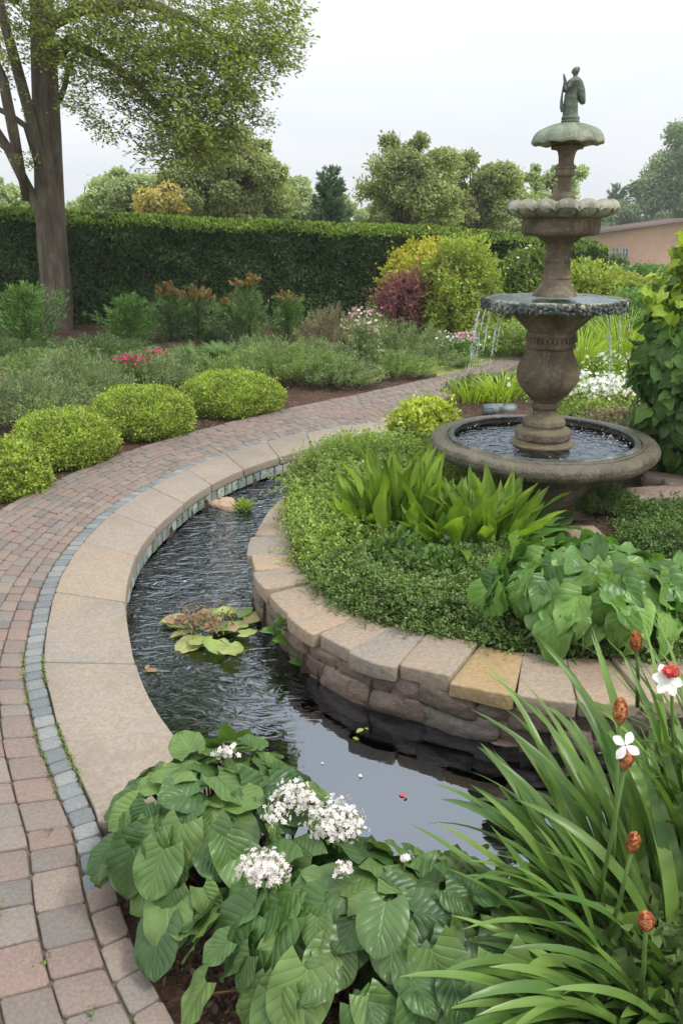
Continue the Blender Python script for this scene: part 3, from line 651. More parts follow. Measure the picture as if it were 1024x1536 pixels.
# ================================================================== THE FOUNTAIN
FX, FY = 1.2, 4.66
def fz(y, x=840): return atY(x, y, FY)[2]
def fr(hw, y): z = fz(y); return hw*(FY*cP+(H-z)*sP)/F
def prof(L): return [(fr(h, y), fz(y)) for h, y in L]
fo = empty('fountain', (FX, FY, .1), 'tall tiered weathered stone fountain with a bronze figure on top', 'fountain')
n96 = 96
# pedestal under the basin
mb = MB(); lathe(mb, [(.40, .05), (.40, .17), (.385, .18), (.385, .33), (.43, .36), (.50, .40)], (FX, FY), 72, lambda a, k: (1+.012*np.sign(np.sin(a*9))+.0*a, 0)); mb.build('pedestal', M['fstone'], fo)
mb = MB()
for q in range(16):
    a_ = q*math.tau/16+.1; boulder(mb, (FX+.42*math.cos(a_), FY+.42*math.sin(a_), .09), (.17, .12, .10), a_+math.pi/2, .3, .05, q)
mb.build('footing_stones', M['wallstone'], fo, True)
# basin
bp = smoothp([(.40, .385), (.52, .395), (.60, .41), (.650, .432), (.668, .458), (.670, .488), (.658, .508), (.640, .516), (.615, .518)], .14)
bp = np.vstack([bp, [(.575, .513), (.570, .506), (.563, .506), (.558, .519), (.548, .521), (.541, .514), (.535, .45), (.48, .41), (.1, .40)]])
mb = MB(); lathe(mb, bp, (FX, FY), n96, lambda a, k: (1+.006*np.sin(a*3+1)+.003*np.sin(a*11), .0035*np.sin(a*2+.5)+.002*np.sin(a*7))); bs = mb.build('basin', M['fwet'], fo, True)
mb = MB(); lathe(mb, [(.540+.017*math.cos(q), .520+.009*math.sin(q)) for q in np.linspace(-.3, math.pi+.3, 9)], (FX, FY), n96, cap=False); mb.build('basin_lip', M['fringe'], fo, True)
mb = MB(); lathe(mb, [(.574+.006*math.cos(q), .515+.004*math.sin(q)) for q in np.linspace(0, math.pi, 7)], (FX, FY), n96, cap=False); mb.build('rim_moulding', M['fwet'], fo, True)
mb = MB(); lathe(mb, [(.545, .484), (.35, .484), (.15, .484), (.001, .484)], (FX, FY), n96, cap=False); mb.build('basin_water', M['bwater'], fo, True)
# stem of the basin: stepped foot, vase
foot = prof([(47, 690), (49, 684), (49, 668), (47, 662), (40, 659), (38.5, 657), (41, 654), (41, 645), (39, 642), (31, 640), (30, 638), (32, 634), (31, 628), (24, 624), (18.5, 621), (17.5, 617)])
mb = MB(); lathe(mb, smoothp([(foot[0][0], .42)]+foot+prof([(17.5, 613), (20.5, 610), (20.5, 605), (17, 602)]), .12), (FX, FY), n96, lambda a, k: (1+.008*np.sin(a*5+k*.1), 0)); mb.build('stepped_foot', M['fstone'], fo, True)
vase = smoothp(prof([(17, 604), (22, 598), (34, 587), (42, 575), (45.5, 562), (44, 549), (38.5, 537), (34, 528), (34, 521)]), .18)
mb = MB(); lathe(mb, vase, (FX, FY), n96, lambda a, k: (1+.022*np.abs(np.sin(a*5+.5*np.sin(k*.25)))**.5*np.sin(np.clip((k-4)*.1, 0, 3.14))+.008*np.sin(a*15+k*.9), 0)); mb.build('vase', M['fstone'], fo, True)
bandp = prof([(34, 522), (37, 521), (37.5, 517), (35.5, 514.5), (35, 513), (35, 504), (36, 503), (37, 500), (35, 498), (34, 497)])
mb = MB(); lathe(mb, bandp, (FX, FY), n96)
zb, rb = fz(508.5), fr(35.5, 508.5)
for q in range(34):
    a_ = q*math.tau/34; boulder(mb, (FX+rb*math.cos(a_), FY+rb*math.sin(a_), zb), (.016, .014, .026), a_+math.pi/2, .2, .1, q)
mb.build('carved_band', M['fstone'], fo)
cone = smoothp(prof([(34, 498), (39, 492), (47, 484), (56, 475), (66, 466), (78, 458), (90, 454)]))
mb = MB(); lathe(mb, cone, (FX, FY), n96, lambda a, k: (1+.02*np.abs(np.sin(a*8))*(k > 4), 0)); mb.build('flared_cup', M['fstone'], fo, True)
# main bowl
z0 = fz(448); R0 = fr(104, 448)
mbp = smoothp([(.25, z0-.055), (R0*.86, z0-.05), (R0*.97, z0-.045), (R0*1.0, z0-.02), (R0*.985, z0+.002), (R0*.94, z0+.006), (R0*.90, z0-.006), (R0*.6, z0-.02), (.02, z0-.02)])
mb = MB(); lathe(mb, mbp, (FX, FY), n96, lambda a, k: (1+.008*np.sin(a*17)+.004*np.sin(a*41), .002*np.sin(a*9))); mbw = mb.build('main_bowl', M['fmoss'], fo, True)
mb = MB(); lathe(mb, [(R0*.93, z0-.001), (.2, z0-.001), (.001, z0-.001)], (FX, FY), n96, cap=False); mb.build('bowl_water', M['fwater'], fo, True)
mb = MB()
for q in range(420):
    a_ = q*math.tau/140+random.uniform(-.03, .03); rr = R0*random.uniform(.975, 1.02); lo = q//140
    boulder(mb, (FX+rr*math.cos(a_), FY+rr*math.sin(a_), z0-(.010, .028, .044)[lo]+random.uniform(-.006, .006)), (random.uniform(.014, .030), .022, random.uniform(.014, .026)), a_+math.pi/2, .6, .3, q)
mb.build('carved_fringe', M['fringe'], fo, True)
for a_, s_ in ((-1.62, .022), (-1.45, .026), (-1.28, .02), (-.55, .03), (-.35, .024), (-.2, .026)):
    mb = MB(); boulder(mb, (FX+R0*1.025*math.cos(a_), FY+R0*1.025*math.sin(a_), z0-.012), (s_, .012, s_*.8), a_+math.pi/2, .8, .1, a_)
    mb.build('lichen_patch', M['lichen'], fo, True)
# middle column
col1 = smoothp(prof([(36, 444), (34, 440), (31, 436), (26, 430), (23.5, 424), (22.5, 419), (23, 418), (23.5, 416), (22, 414), (21, 405), (20.5, 395), (21, 393.5), (21.5, 391), (20, 389), (19, 380), (19.5, 372), (22, 366), (30, 360), (34, 356), (44, 353)]), .12)
col1[:, 0] *= .93; mb = MB(); lathe(mb, col1, (FX, FY), 72, lambda a, k: (1+.008*np.sin(a*4+k*.2), 0)); mb.build('middle_column', M['fstone'], fo, True)
dr = prof([(44, 354), (52, 353), (56, 350), (57.5, 345), (57.5, 332), (56, 330), (58, 329), (58, 327), (50, 325)])
mb = MB(); lathe(mb, dr, (FX, FY), 96, lambda a, k: (1-.045*(np.abs(np.sin(a*6)) < .12)*(2 <= k <= 4)-.012*(np.abs(np.sin(a*18+.6)) < .5)*(3 <= k <= 4), 0)); mb.build('carved_drum', M['fstone'], fo)
zu = fz(313); ru = fr(84, 313); hh = (fz(299)-fz(327))/2
nl = 15; lob = lambda a: np.abs(np.cos(a*nl/2+.4))**.45
up = [(.08, -hh*.95), (ru*.60, -hh*1.0), (ru*.80, -hh*.95), (ru*.93, -hh*.6), (ru*1.0, -hh*.05), (ru*.985, hh*.45), (ru*.93, hh*.85), (ru*.85, hh*1.0), (ru*.76, hh*.8), (ru*.6, hh*.4), (.03, hh*.3)]
up = smoothp(up, .22); 
mb = MB(); lathe(mb, [(r, zu+z) for r, z in up], (FX, FY), 240, lambda a, k: (1-(.085*(1-lob(a)))*(up[k][0] > ru*.7), (-.6*hh*(1-lob(a))*(1 if up[k][1] > 0 else -.6))*(up[k][0] > ru*.72))); mb.build('lobed_bowl', M['fmoss'], fo, True)
# upper column and capital
col2 = smoothp(prof([(21, 300), (20.5, 297), (19, 293), (15, 290), (12.5, 288), (11.5, 280), (11, 270), (11.5, 266), (16, 264), (17, 261), (16.5, 257), (15, 255), (17, 253), (17, 249), (13.5, 247), (12.5, 244), (13, 236), (15, 228), (18, 224)]), .12)
col2[:, 0] *= .90; mb = MB(); lathe(mb, col2, (FX, FY), 64, lambda a, k: (1+.008*np.sin(a*4+k*.3), 0)); mb.build('upper_column', M['fstone'], fo, True)
cap = smoothp(prof([(17, 225), (21, 223), (22, 220), (20, 218), (23, 216), (26, 212), (30, 208)]), .12)
mb = MB(); lathe(mb, cap, (FX, FY), 64, lambda a, k: (1+.05*np.sin(a*12)*(k > 3), 0))
for q in range(14): a_ = q*math.tau/14; boulder(mb, (FX+fr(21, 221)*math.cos(a_), FY+fr(21, 221)*math.sin(a_), fz(221)), (.022, .02, .02), a_, .8, .1, q)
mb.build('capital', M['fstone'], fo, True)
zt, zbm = fz(184.5), fz(214); rt = fr(53.5, 212); nl2 = 11
dm = smoothp([(.05, zbm+.03), (rt*.6, zbm+.018), (rt*.90, zbm-.002), (rt*1.0, zbm-.006), (rt*1.01, zbm+.008), (rt*.96, zbm+.034), (rt*.84, zbm+.060), (rt*.64, zt-.018), (rt*.40, zt-.004), (rt*.2, zt), (.01, zt)], .2)
mb = MB(); lathe(mb, dm, (FX, FY), 140, lambda a, k: (1-.06*(1-np.abs(np.cos(a*nl2/2))**.5)*(dm[k][0] > rt*.55), -.008*(1-np.abs(np.cos(a*nl2/2)))*(dm[k][0] > rt*.5))); mb.build('domed_cap', M['fcap'], fo, True)
# figure: robed, wings folded at its back, holding up a long scroll towards the left
st = MB(); sc = (fz(100)-fz(186))/86.; sx = (FX)/1.0
def q3(px, py, dy=0): return np.array([FX+(px-857)*sc, FY+dy, fz(186)+(186-py)*sc])
def loft(mb, rows, n=20, wf=1.22):
    V = []; 
    for px, py, rx, ry, dy in rows:
        a = np.arange(n)*math.tau/n; c = q3(px, py, dy); rx, ry = rx*wf, ry*wf; V.append(np.stack([c[0]+rx*sc*np.cos(a), c[1]+ry*sc*np.sin(a), c[2]+0*a], 1))
    Fs = [(j*n+i, j*n+(i+1) % n, (j+1)*n+(i+1) % n, (j+1)*n+i) for j in range(len(rows)-1) for i in range(n)]
    Fs += [tuple(range(n))[::-1], tuple((len(rows)-1)*n+i for i in range(n))]; mb.put(np.concatenate(V), Fs)
loft(st, [(858, 186, 12, 11, 0), (858, 182, 13, 12, 0), (858, 180.5, 10.5, 10, 0), (858, 179, 12.5, 11, 0), (858, 176, 12.5, 11, 0), (858, 174, 11, 10, 0)])
loft(st, [(857.5, 178, 10.5, 9.5, 0), (857, 172, 10.5, 9.5, 0), (856.5, 162, 10.2, 9, 0), (856, 152, 9.6, 8.5, 0), (856, 143, 9.2, 8, 0), (857, 135, 9, 8.5, 0), (857.5, 128, 9.2, 10.5, 0), (858.5, 121, 8.6, 11, 0), (859.5, 117.5, 6, 8, 0), (860, 115.5, 3.2, 3.6, 0), (860, 113, 2.8, 3, 0), (859.5, 111, 3.8, 3.8, 0), (859.5, 107.5, 5.2, 5, 0), (860.5, 103.5, 5.3, 5, 0), (861.5, 101, 3.8, 3.6, 0), (862, 99.8, 1.4, 1.4, 0)])
for P_, r_ in (([(854.8, 109.5, 0), (853, 108.3, 0), (854.6, 107.2, 0)], [1, .9, .8]),                         # nose
        ([(852, 122, -9), (848, 131, -12), (846, 136, -8), (843, 129, -3)], [4, 3.4, 3, 2.2]), ([(854, 122, 9), (850, 131, 11), (846, 135, 7), (843, 128, 1)], [4, 3.4, 3, 2.2]),
        ([(843.5, 129, -2), (842, 126, -3.5), (841, 123.5, -3)], [1.3, .8, .5]), ([(844.5, 129, -2), (844, 125, -4), (843, 122.5, -4)], [1.3, .8, .5]), ([(845, 129.5, 0), (845.6, 126, 1), (845, 123.5, .5)], [1.3, .8, .5]),
        ([(850, 172, -8), (851, 160, -9.5), (853, 148, -8)], [1.4, 1.8, 1]), ([(857, 174, -9), (857, 160, -9.5), (857, 148, -8.5)], [1.3, 1.6, 1]), ([(864, 173, -7.5), (863, 160, -8.3), (861, 150, -7.5)], [1.4, 1.6, 1])):
    tube(st, [q3(a[0], a[1], a[2]*sc) for a in P_], [r*sc for r in r_], 8)
so_ = st.build('figure', M['fbronze'], fo, True); rm = so_.modifiers.new('fuse', 'REMESH'); rm.mode = 'VOXEL'; rm.voxel_size = .0032; rm.use_smooth_shade = True
wg = MB()
for dy in (-5.5, 5.5): loft(wg, [(877, 156, 1.6, 1.4, dy*sc*.9), (875, 152, 3.6, 2.4, dy*sc), (871.5, 142, 5.6, 3.2, dy*sc), (868.5, 132, 6.2, 3.8, dy*sc), (866, 122, 4.6, 3.6, dy*sc), (863, 116.5, 2.4, 2.5, dy*sc)], 16)
wg.build('wings', M['fbronze'], so_, True)
sr = MB(); loft(sr, [(849.5, 134, 3.2, 2, -1*sc), (847, 130, 3.2, 2.2, -2*sc), (843.5, 122, 2.6, 2, -2*sc), (840.6, 113, 1.4, 1.2, -2*sc), (839.6, 110.5, .5, .5, -2*sc)], 12)
tube(sr, [q3(a, b, -2*sc) for a, b in ((842, 121), (841, 130), (840, 142), (839.7, 150), (841, 160), (842.5, 166), (848, 166.5))], [x*sc for x in (1.1, 1.4, 1.7, 2.2, 3.4, 3.4, 1.5)], 10)
sr.build('scroll', M['fbronze'], so_, True)
# falling water
def fall(px, y0, y1, dens, wv, lab=None, side=0):
    mb = MB(); x0 = (px-840)/F*4.35; c = atY(px, y0, FY-.06+side); ctop = c[2]; bot = max(.49, atY(px, y1, FY+side)[2]) if not side else atY(px, y1, FY+side)[2]
    ang = math.atan2(c[1]-FY, c[0]-FX); t = 0; z = ctop
    while z > bot:
        k = (ctop-z)/(ctop-bot+1e-6); spread = wv*(.12+.55*k); ln = random.uniform(.006, .03)*(1-.4*k)
        if random.random() < dens*(1-.6*k)*(.35+.65*(math.sin(z*70+px)+math.sin(z*31+px*2) > -.6)):
            p = np.array([c[0]+math.cos(ang)*(.02+.05*k**.5), c[1]+math.sin(ang)*(.02+.05*k**.5), z])+np.array([random.gauss(0, spread), random.gauss(0, spread), 0])
            r = random.uniform(.0012, .0030); tube(mb, [p+[0, 0, ln/2], p+[0, 0, ln*.2], p-[0, 0, ln*.25], p-[0, 0, ln/2]], [r*.3, r*.8, r, r*.35], 6)
        z -= random.uniform(.0006, .0024)
    return mb.build('falling_water', M['splash'], fo, True)
for a in ((727, 462, 552, .9, .013), (735, 464, 540, .6, .008), (744, 465, 545, .8, .007), (757, 466, 548, .75, .006), (763, 466, 540, .4, .006)): fall(*a)
for a in ((897, 470, 512, .6, .012), (905, 468, 575, .7, .010), (916, 466, 520, .5, .010), (928, 460, 500, .4, .008)): fall(*a)
mb = MB()   # splashes on the basin water
for q in range(150):
    a_ = random.choice([random.gauss(2.9, .35), random.gauss(.35, .5), random.uniform(0, 6.28)]); r_ = random.uniform(.3, .5); p = np.array([FX+r_*math.cos(a_), FY+r_*math.sin(a_), .487+random.random()**3*.06]); r = random.uniform(.0015, .004)
    tube(mb, [p-[0, 0, r], p, p+[0, 0, r*1.5]], [r*.5, r, r*.4], 6)
mb.build('splash_drops', M['splash'], fo, True)
# ================================================================== PLANTS
def stems_mb(c, n, h, r, lean=.5, r0=.006):
    mb = MB()
    for i in range(n):
        a = random.uniform(0, 6.28); e = np.array([math.cos(a)*r*random.random()*lean, math.sin(a)*r*random.random()*lean, h*random.uniform(.6, .95)])
        tube(mb, [np.array(c)+e*[.1, .1, 0], np.array(c)+e*[.45, .45, .5], np.array(c)+e], [r0, r0*.8, r0*.4], 5)
    return mb
def bush(name, label, cat, c, r, n, size, mat, tmpl='oval', group=None, lump=.13, ls=2.2, depth=.2, up=.3, seed=0, flowers=None, bottom=-.15, core=True):
    """c: ground point; r: radii; foliage = many small leaves on a lumpy dome"""
    c = np.array(c, dtype=float); t = empty(name, c, label, cat, group); cc = c+[0, 0, r[2]*.42]; rr = np.array([r[0], r[1], r[2]*.6])
    P, Nn = shell(n, cc, rr, lump, ls, depth, -.75 if bottom is None else bottom-.35, seed); g = P[:, 2] > c[2]-.01; P, Nn = P[g], Nn[g]
    sh = rng.random(len(P)) < .05; P = np.where(sh[:, None], P+Nn*size*rng.uniform(.3, 2.2, (len(P), 1)), P)
    D = nrm(Nn*.6+rdir(len(P))*.75+[0, 0, up]); Q = nrm(Nn+rdir(len(P))*.45+[0, 0, .4])
    leaves('foliage', tm(tmpl), P, D, Q, size*rng.uniform(.65, 1.25, len(P)), M[mat], t)
    stems_mb(c, 9, r[2]*.8, max(r[0], r[1]), .8, .004+.006*r[2]).build('stems', M['rstem'], t)
    if core:
        k = len(P)//7; P2 = cc+(P[:k]-cc)*rng.uniform(.55, .8, (k, 1)); leaves('inner_foliage', tm('oval'), P2, rdir(k), Nn[:k], size*2.2, M[mat], t)
    if flowers:
        fm, fn, fs = flowers; P3, N3 = shell(fn, cc, rr*1.04, lump, ls, .05, .1, seed); leaves('flowers', tm('flower'), P3, rdir(len(P3))*[1, 1, .3], nrm(N3+[0, -.5, .8]), fs*rng.uniform(.7, 1.2, len(P3)), M[fm], t)
    return t
def plume(name, label, cat, c, r, nst, mat, lsz=.02, per=60, group=None, lean=.8, tmpl='narrow', tip=None, droop=.2):
    """feathery shrub: many soft stems, each dressed in small narrow leaves"""
    c = np.array(c, dtype=float); t = empty(name, c, label, cat, group); mb = MB(); PP, DD = [], []
    for i in range(nst):
        a = random.uniform(0, math.tau); q = math.sqrt(random.random()); hx = r[2]*(1-.55*q**2)*random.uniform(.75, 1.1)
        b = c+[math.cos(a)*r[0]*q*.55, math.sin(a)*r[1]*q*.55, 0]; e = c+np.array([math.cos(a)*r[0]*q*1.05, math.sin(a)*r[1]*q*1.05, hx])
        s = np.linspace(.25, 1, per)[:, None]; md = (b+e)/2+[0, 0, hx*droop]
        pl = (1-s)**2*b+2*s*(1-s)*md+s*s*e; tg = nrm(2*(1-s)*(md-b)+2*s*(e-md)); PP.append(pl+rng.normal(size=pl.shape)*lsz*.45); DD.append(nrm(tg+rdir(per)*.8))
        if i % 4 == 0: tube(mb, [b, md*.5+(b+e)*.25, e], [.004, .003, .001], 4)
    P = np.concatenate(PP); D = np.concatenate(DD)
    leaves('foliage', tm(tmpl), P, D, rdir(len(P))+[0, -.2, .6], lsz*rng.uniform(.7, 1.4, len(P)), M[mat], t)
    mb.build('stems', M['rstem'], t)
    if tip:
        k = P[:, 2] > c[2]+r[2]*tip[1]; P4 = P[k]; leaves('tips', tm('oval'), P4, D[k], rdir(len(P4))+[0, 0, .5], lsz*1.25, M[tip[0]], t)
    return t
def conifer(name, label, c, h, r, mat, nb=60, lsz=.05, per=26, tip=None, cat='conifer', group=None, upw=.7, dens=1.0):
    c = np.array(c, dtype=float); t = empty(name, c, label, cat, group); mb = MB(); tube(mb, [c, c+[0, 0, h*.5], c+[0, 0, h*.97]], [.03*h, .02*h, .004], 6); mb.build('trunk', M['bark'], t)
    PP, DD = [], []
    for i in range(nb):
        k = (i+.5)/nb; z = h*(.05+.92*k)*random.uniform(.85, 1.05); a = i*2.399+random.random()*1.5; L = r*(1-k)**.75*random.uniform(.5, 1.45)+.08*h
        d = np.array([math.cos(a), math.sin(a), upw+k*.8]); d = d/np.linalg.norm(d); b = c+[0, 0, z*.93]; n = int(per*dens*(.5+L/r))
        s = rng.random(n)**.7; P = b+d*L*s[:, None]+np.array([0, 0, 1.])*(.12*L*s**2)[:, None]; w_ = (1-s*.8)*L*.22
        P += rng.normal(size=P.shape)*w_[:, None]*.7; PP.append(P); DD.append(nrm(d+rdir(n)*.65))
    P = np.concatenate(PP); D = np.concatenate(DD); leaves('foliage', tm('narrow'), P, D, rdir(len(P))+[0, -.3, .7], lsz*rng.uniform(.7, 1.3, len(P)), M[mat], t)
    if tip:
        k = (P[:, 2] > c[2]+h*tip[1]) & (rng.random(len(P)) < .6); leaves('red_tips', tm('oval'), P[k], D[k], rdir(k.sum())+[0, 0, .5], lsz*1.0, M[tip[0]], t)
    return t
def clump(name, label, cat, c, n, L, wd, mat, el=(1.0, 1.5), bend=(.3, 1.2), group=None, spread=.08, az=None, fold=.25):
    c = np.array(c, dtype=float); t = empty(name, c, label, cat, group); mb = MB()
    for i in range(n):
        a = random.uniform(0, math.tau) if az is None else random.gauss(*az); q = random.random()
        ribbon(mb, c+[math.cos(a)*spread*q, math.sin(a)*spread*q, 0], a, L*random.uniform(.6, 1.1), random.uniform(*el), random.uniform(*bend), wd*random.uniform(.7, 1.2), 10, random.uniform(-.6, .6), fold, random.uniform(-.4, .4))
    mb.build('leaves', M[mat], t, True); return t
def G(px, py, z=None):
    """ground point seen at a pixel"""
    if z is not None: return at(px, py, z)
    p = at(px, py, 0.0)
    for _ in range(2): p = at(px, py, float(ground_z(p[None, :2])[0]))
    return p

# ---- hedge: a clipped wall of leaves running behind the border
hd = empty('hedge', (-3.0, 14.6, 0), 'tall dark green clipped hedge with lighter fresh growth along its top', 'hedge')
hc = catmull([(-13.5, 14.2), (-9, 14.3), (-5, 14.4), (-1.5, 14.5), (.8, 14.7), (2.4, 15.2), (3.8, 16.0), (4.9, 17.2)], 300); hn = -leftn(hc)
def hh_(t): return np.interp(t, [0, .35, .55, .7, .8, 1], [2.20, 2.06, 1.84, 1.74, 1.66, 1.40])
def hleaf(n, part):
    t = rng.random(n); p = ev(hc, t); nn = ev(hn, t); Hh = hh_(t); u = rng.random(n)
    if part == 'face':
        z = u*Hh; b = .14*fnoise(np.c_[p[:, 0]*1.3, p[:, 1]*0, z*1.6], 1.2)+.05*fnoise(np.c_[p[:, 0]*5, z*5, z*0], 1.1); off = .55+b-rng.random(n)**2*.14
        off -= .22*np.clip((z-Hh+.25)/.25, 0, 1)**2; P = np.c_[p+nn*off[:, None], z]; Nn = np.c_[nn, .25+0*t]
    else:
        off = (u*2-1)*.62; z = Hh-.12*np.abs(off/.62)**4+.05*fnoise(np.c_[p[:, 0]*2.5, off*3, off*0], 1.0)+.035*fnoise(np.c_[p[:, 0]*9, off*6, off*0], 1)-rng.random(n)**2*.08
        P = np.c_[p+nn*off[:, None], z]; Nn = np.c_[nn*.1, 1+0*t]
    return P, Nn
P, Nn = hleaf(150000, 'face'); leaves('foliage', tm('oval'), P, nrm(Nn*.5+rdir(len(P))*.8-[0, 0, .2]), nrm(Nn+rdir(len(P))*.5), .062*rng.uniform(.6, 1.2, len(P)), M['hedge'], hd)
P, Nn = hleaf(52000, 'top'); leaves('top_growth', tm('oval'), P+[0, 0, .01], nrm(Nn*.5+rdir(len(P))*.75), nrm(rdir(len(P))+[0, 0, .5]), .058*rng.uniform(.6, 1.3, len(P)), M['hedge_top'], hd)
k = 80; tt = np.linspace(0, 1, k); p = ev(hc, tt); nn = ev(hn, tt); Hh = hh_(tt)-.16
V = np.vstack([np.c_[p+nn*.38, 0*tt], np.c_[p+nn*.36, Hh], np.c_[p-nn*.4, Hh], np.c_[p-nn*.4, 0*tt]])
add('dark_core', V, np.array([(r*k+i, r*k+i+1, (r+1)*k+i+1, (r+1)*k+i) for r in range(3) for i in range(k-1)]), plain('dark_core_fill', (.02, .022, .01), .95, .1), hd)  # plain dark box inside the hedge, standing in for shade behind the leaves

# ---- big tree on the left
tr = empty('shade_tree', (-4.6, 13.3, 0), 'large smooth grey barked tree rising in front of the hedge with a spreading leafy crown', 'tree')
TY = 13.3; PX = lambda x, y, d=0: atY(x, y, TY+d)
tb = atY(86, 508, TY); tb[2] = -.05
mb = MB(); tube(mb, [tb+[.02, 0, -.1], tb+[0, 0, .15], atY(87, 450, TY), atY(80, 380, TY), atY(75, 300, TY), atY(71, 200, TY), atY(67, 100, TY), atY(63, 0, TY), (-4.85, TY, 6.8), (-4.7, TY, 8.2), (-4.4, TY, 9.6)], [.30, .255, .235, .225, .218, .205, .19, .17, .15, .10, .05], 22, .03)
tube(mb, [PX(86, 400), PX(78, 355, -.1), PX(62, 320, -.15), PX(36, 270, -.15), PX(12, 222, -.2), PX(-25, 165, -.3), PX(-80, 90, -.5)], [.07, .10, .092, .08, .072, .06, .04], 12, .04)
tube(mb, [PX(82, 340), PX(68, 290, -.15), PX(60, 230, -.2), PX(46, 175, -.25), PX(24, 95, -.2), PX(6, 30, -.2), PX(-15, -60, -.3), PX(-60, -160, -.5)], [.06, .092, .09, .085, .08, .072, .06, .04], 12, .04)
tube(mb, [PX(60, 255, -.2), PX(40, 190, -.3), PX(15, 172, -.4), PX(-30, 150, -.4)], [.06, .05, .045, .02], 8, .04)
tube(mb, [PX(40, 300, -.2), PX(20, 195, -.5), PX(5, 120, -.6), PX(-20, 60, -.6)], [.06, .085, .075, .05], 8, .04)
tube(mb, [PX(90, 150, -.1), PX(98, 128, -.2), PX(103, 100, -.3), PX(114, 78, -.4), PX(120, 50, -.4)], [.045, .04, .035, .03, .015], 8, .04)
limbA = [PX(70, 100), PX(105, 62, -.3), PX(150, 85, -.7), PX(200, 122, -1.0), PX(240, 160, -1.3), PX(275, 205, -1.5), PX(305, 240, -1.6)]
tube(mb, limbA, [.10, .085, .07, .055, .04, .025, .01], 8, .05)
limbB = [PX(68, 40), PX(130, 10, -.4), PX(220, 5, -1.0), PX(300, 35, -1.5), PX(360, 75, -1.8), PX(400, 120, -1.9)]
tube(mb, limbB, [.10, .085, .065, .05, .03, .01], 8, .05)
for q in range(16):
    a = q*2.4; h_ = random.uniform(6, 9.5); e = np.array([-4.2+math.cos(a)*random.uniform(2, 3.4), 13.0+math.sin(a)*random.uniform(1.5, 3), h_+random.uniform(.2, 1.5)])
    b = np.array([-4.7, TY, h_-1.4]); tube(mb, [b, (b+e)/2+[0, 0, .4], e], [.08, .05, .015], 6, .04)
mb.build('trunk', M['bark'], tr, True)
# leaf sprays: pixel centre, radius px, depth offset, number of twigs
sprays = [(30, 20, 60, -.3, 40), (115, 20, 60, -.5, 60), (180, 30, 60, -.8, 75), (250, 35, 60, -1.1, 80), (320, 35, 60, -1.4, 80), (390, 25, 55, -1.5, 70), (440, 30, 36, -1.6, 34), (425, 68, 34, -1.6, 30),
 (150, 75, 48, -.7, 46), (210, 95, 50, -1.0, 60), (270, 95, 55, -1.3, 66), (330, 100, 50, -1.5, 60), (385, 100, 42, -1.7, 42), (355, 150, 34, -1.7, 34), (390, 160, 26, -1.8, 14), (235, 140, 40, -1.2, 42), (290, 150, 44, -1.5, 54), (330, 170, 36, -1.6, 30),
 (265, 185, 34, -1.4, 30), (300, 205, 36, -1.6, 32), (270, 225, 32, -1.5, 24), (325, 222, 28, -1.6, 18), (345, 205, 24, -1.6, 14), (228, 205, 22, -1.3, 8), (140, 165, 20, -.6, 10), (125, 140, 22, -.5, 9), (165, 190, 14, -.7, 6), (115, 95, 24, -.4, 12),
 (12, 80, 34, -.5, 9), (48, 228, 16, -.3, 5), (20, 130, 24, -.5, 5), (90, 60, 30, -.3, 12), (60, 55, 30, -.8, 16)]
PP, DD = [], []; tw = MB()
for (px, py, rp, dd, nt_) in sprays:
    for q in range(int(nt_*1.3)):
        a = random.uniform(0, math.tau); s = math.sqrt(random.random()); e = atY(px+math.cos(a)*rp*s, py+math.sin(a)*rp*s, TY+dd+random.gauss(0, .55))
        L = random.uniform(.3, .6); d0 = nrm(np.array([random.uniform(-.1, .9), random.uniform(-.6, .4), random.uniform(-.35, .35)])); b = e-d0*L
        n = 25; tt = np.linspace(.02, 1.08, n)[:, None]; pl = b+(e-b)*tt+np.array([0, 0, -1.])*(.18*L*tt**2); PP.append(pl+rng.normal(size=pl.shape)*.035)
        side = nrm(np.cross(d0, [0, 0, 1.]))*np.where(np.arange(n) % 2, 1, -1)[:, None]; DD.append(nrm(d0*.7+side*.8+rdir(n)*.5-[0, 0, .25]))
        tube(tw, [b, (b+e)/2, pl[-1]], [.004, .003, .001], 3)
P = np.concatenate(PP); D = np.concatenate(DD); leaves('low_leaves', tm('oval'), P, D, nrm(rdir(len(P))*.6+[0, -.1, .9]), .053*rng.uniform(.6, 1.3, len(P)), M['tree'], tr)
tw.build('twigs', M['bark'], tr)
# the main crown, above the frame, seen in the pond
PP = []
for q in range(120):
    v = rdir(1)[0]; c_ = np.array([-4.9, 12.8, 8.9])+v*np.array([4.1, 3.2, 3.1])*random.uniform(.45, 1)**.6; r_ = random.uniform(.45, .95)
    if c_[2] < 6.4: c_[2] = 6.4+random.random()
    P, Nn = shell(330, c_, (r_, r_, r_*.6), .25, 2, .7, -1, q); PP.append(P)
P = np.concatenate(PP); P = P[P[:, 2] > 5.75]; leaves('crown', tm('oval'), P, nrm(rdir(len(P))-[0, 0, .2]), nrm(rdir(len(P))*.6+[0, 0, .8]), .115*rng.uniform(.7, 1.25, len(P)), M['tree'], tr)

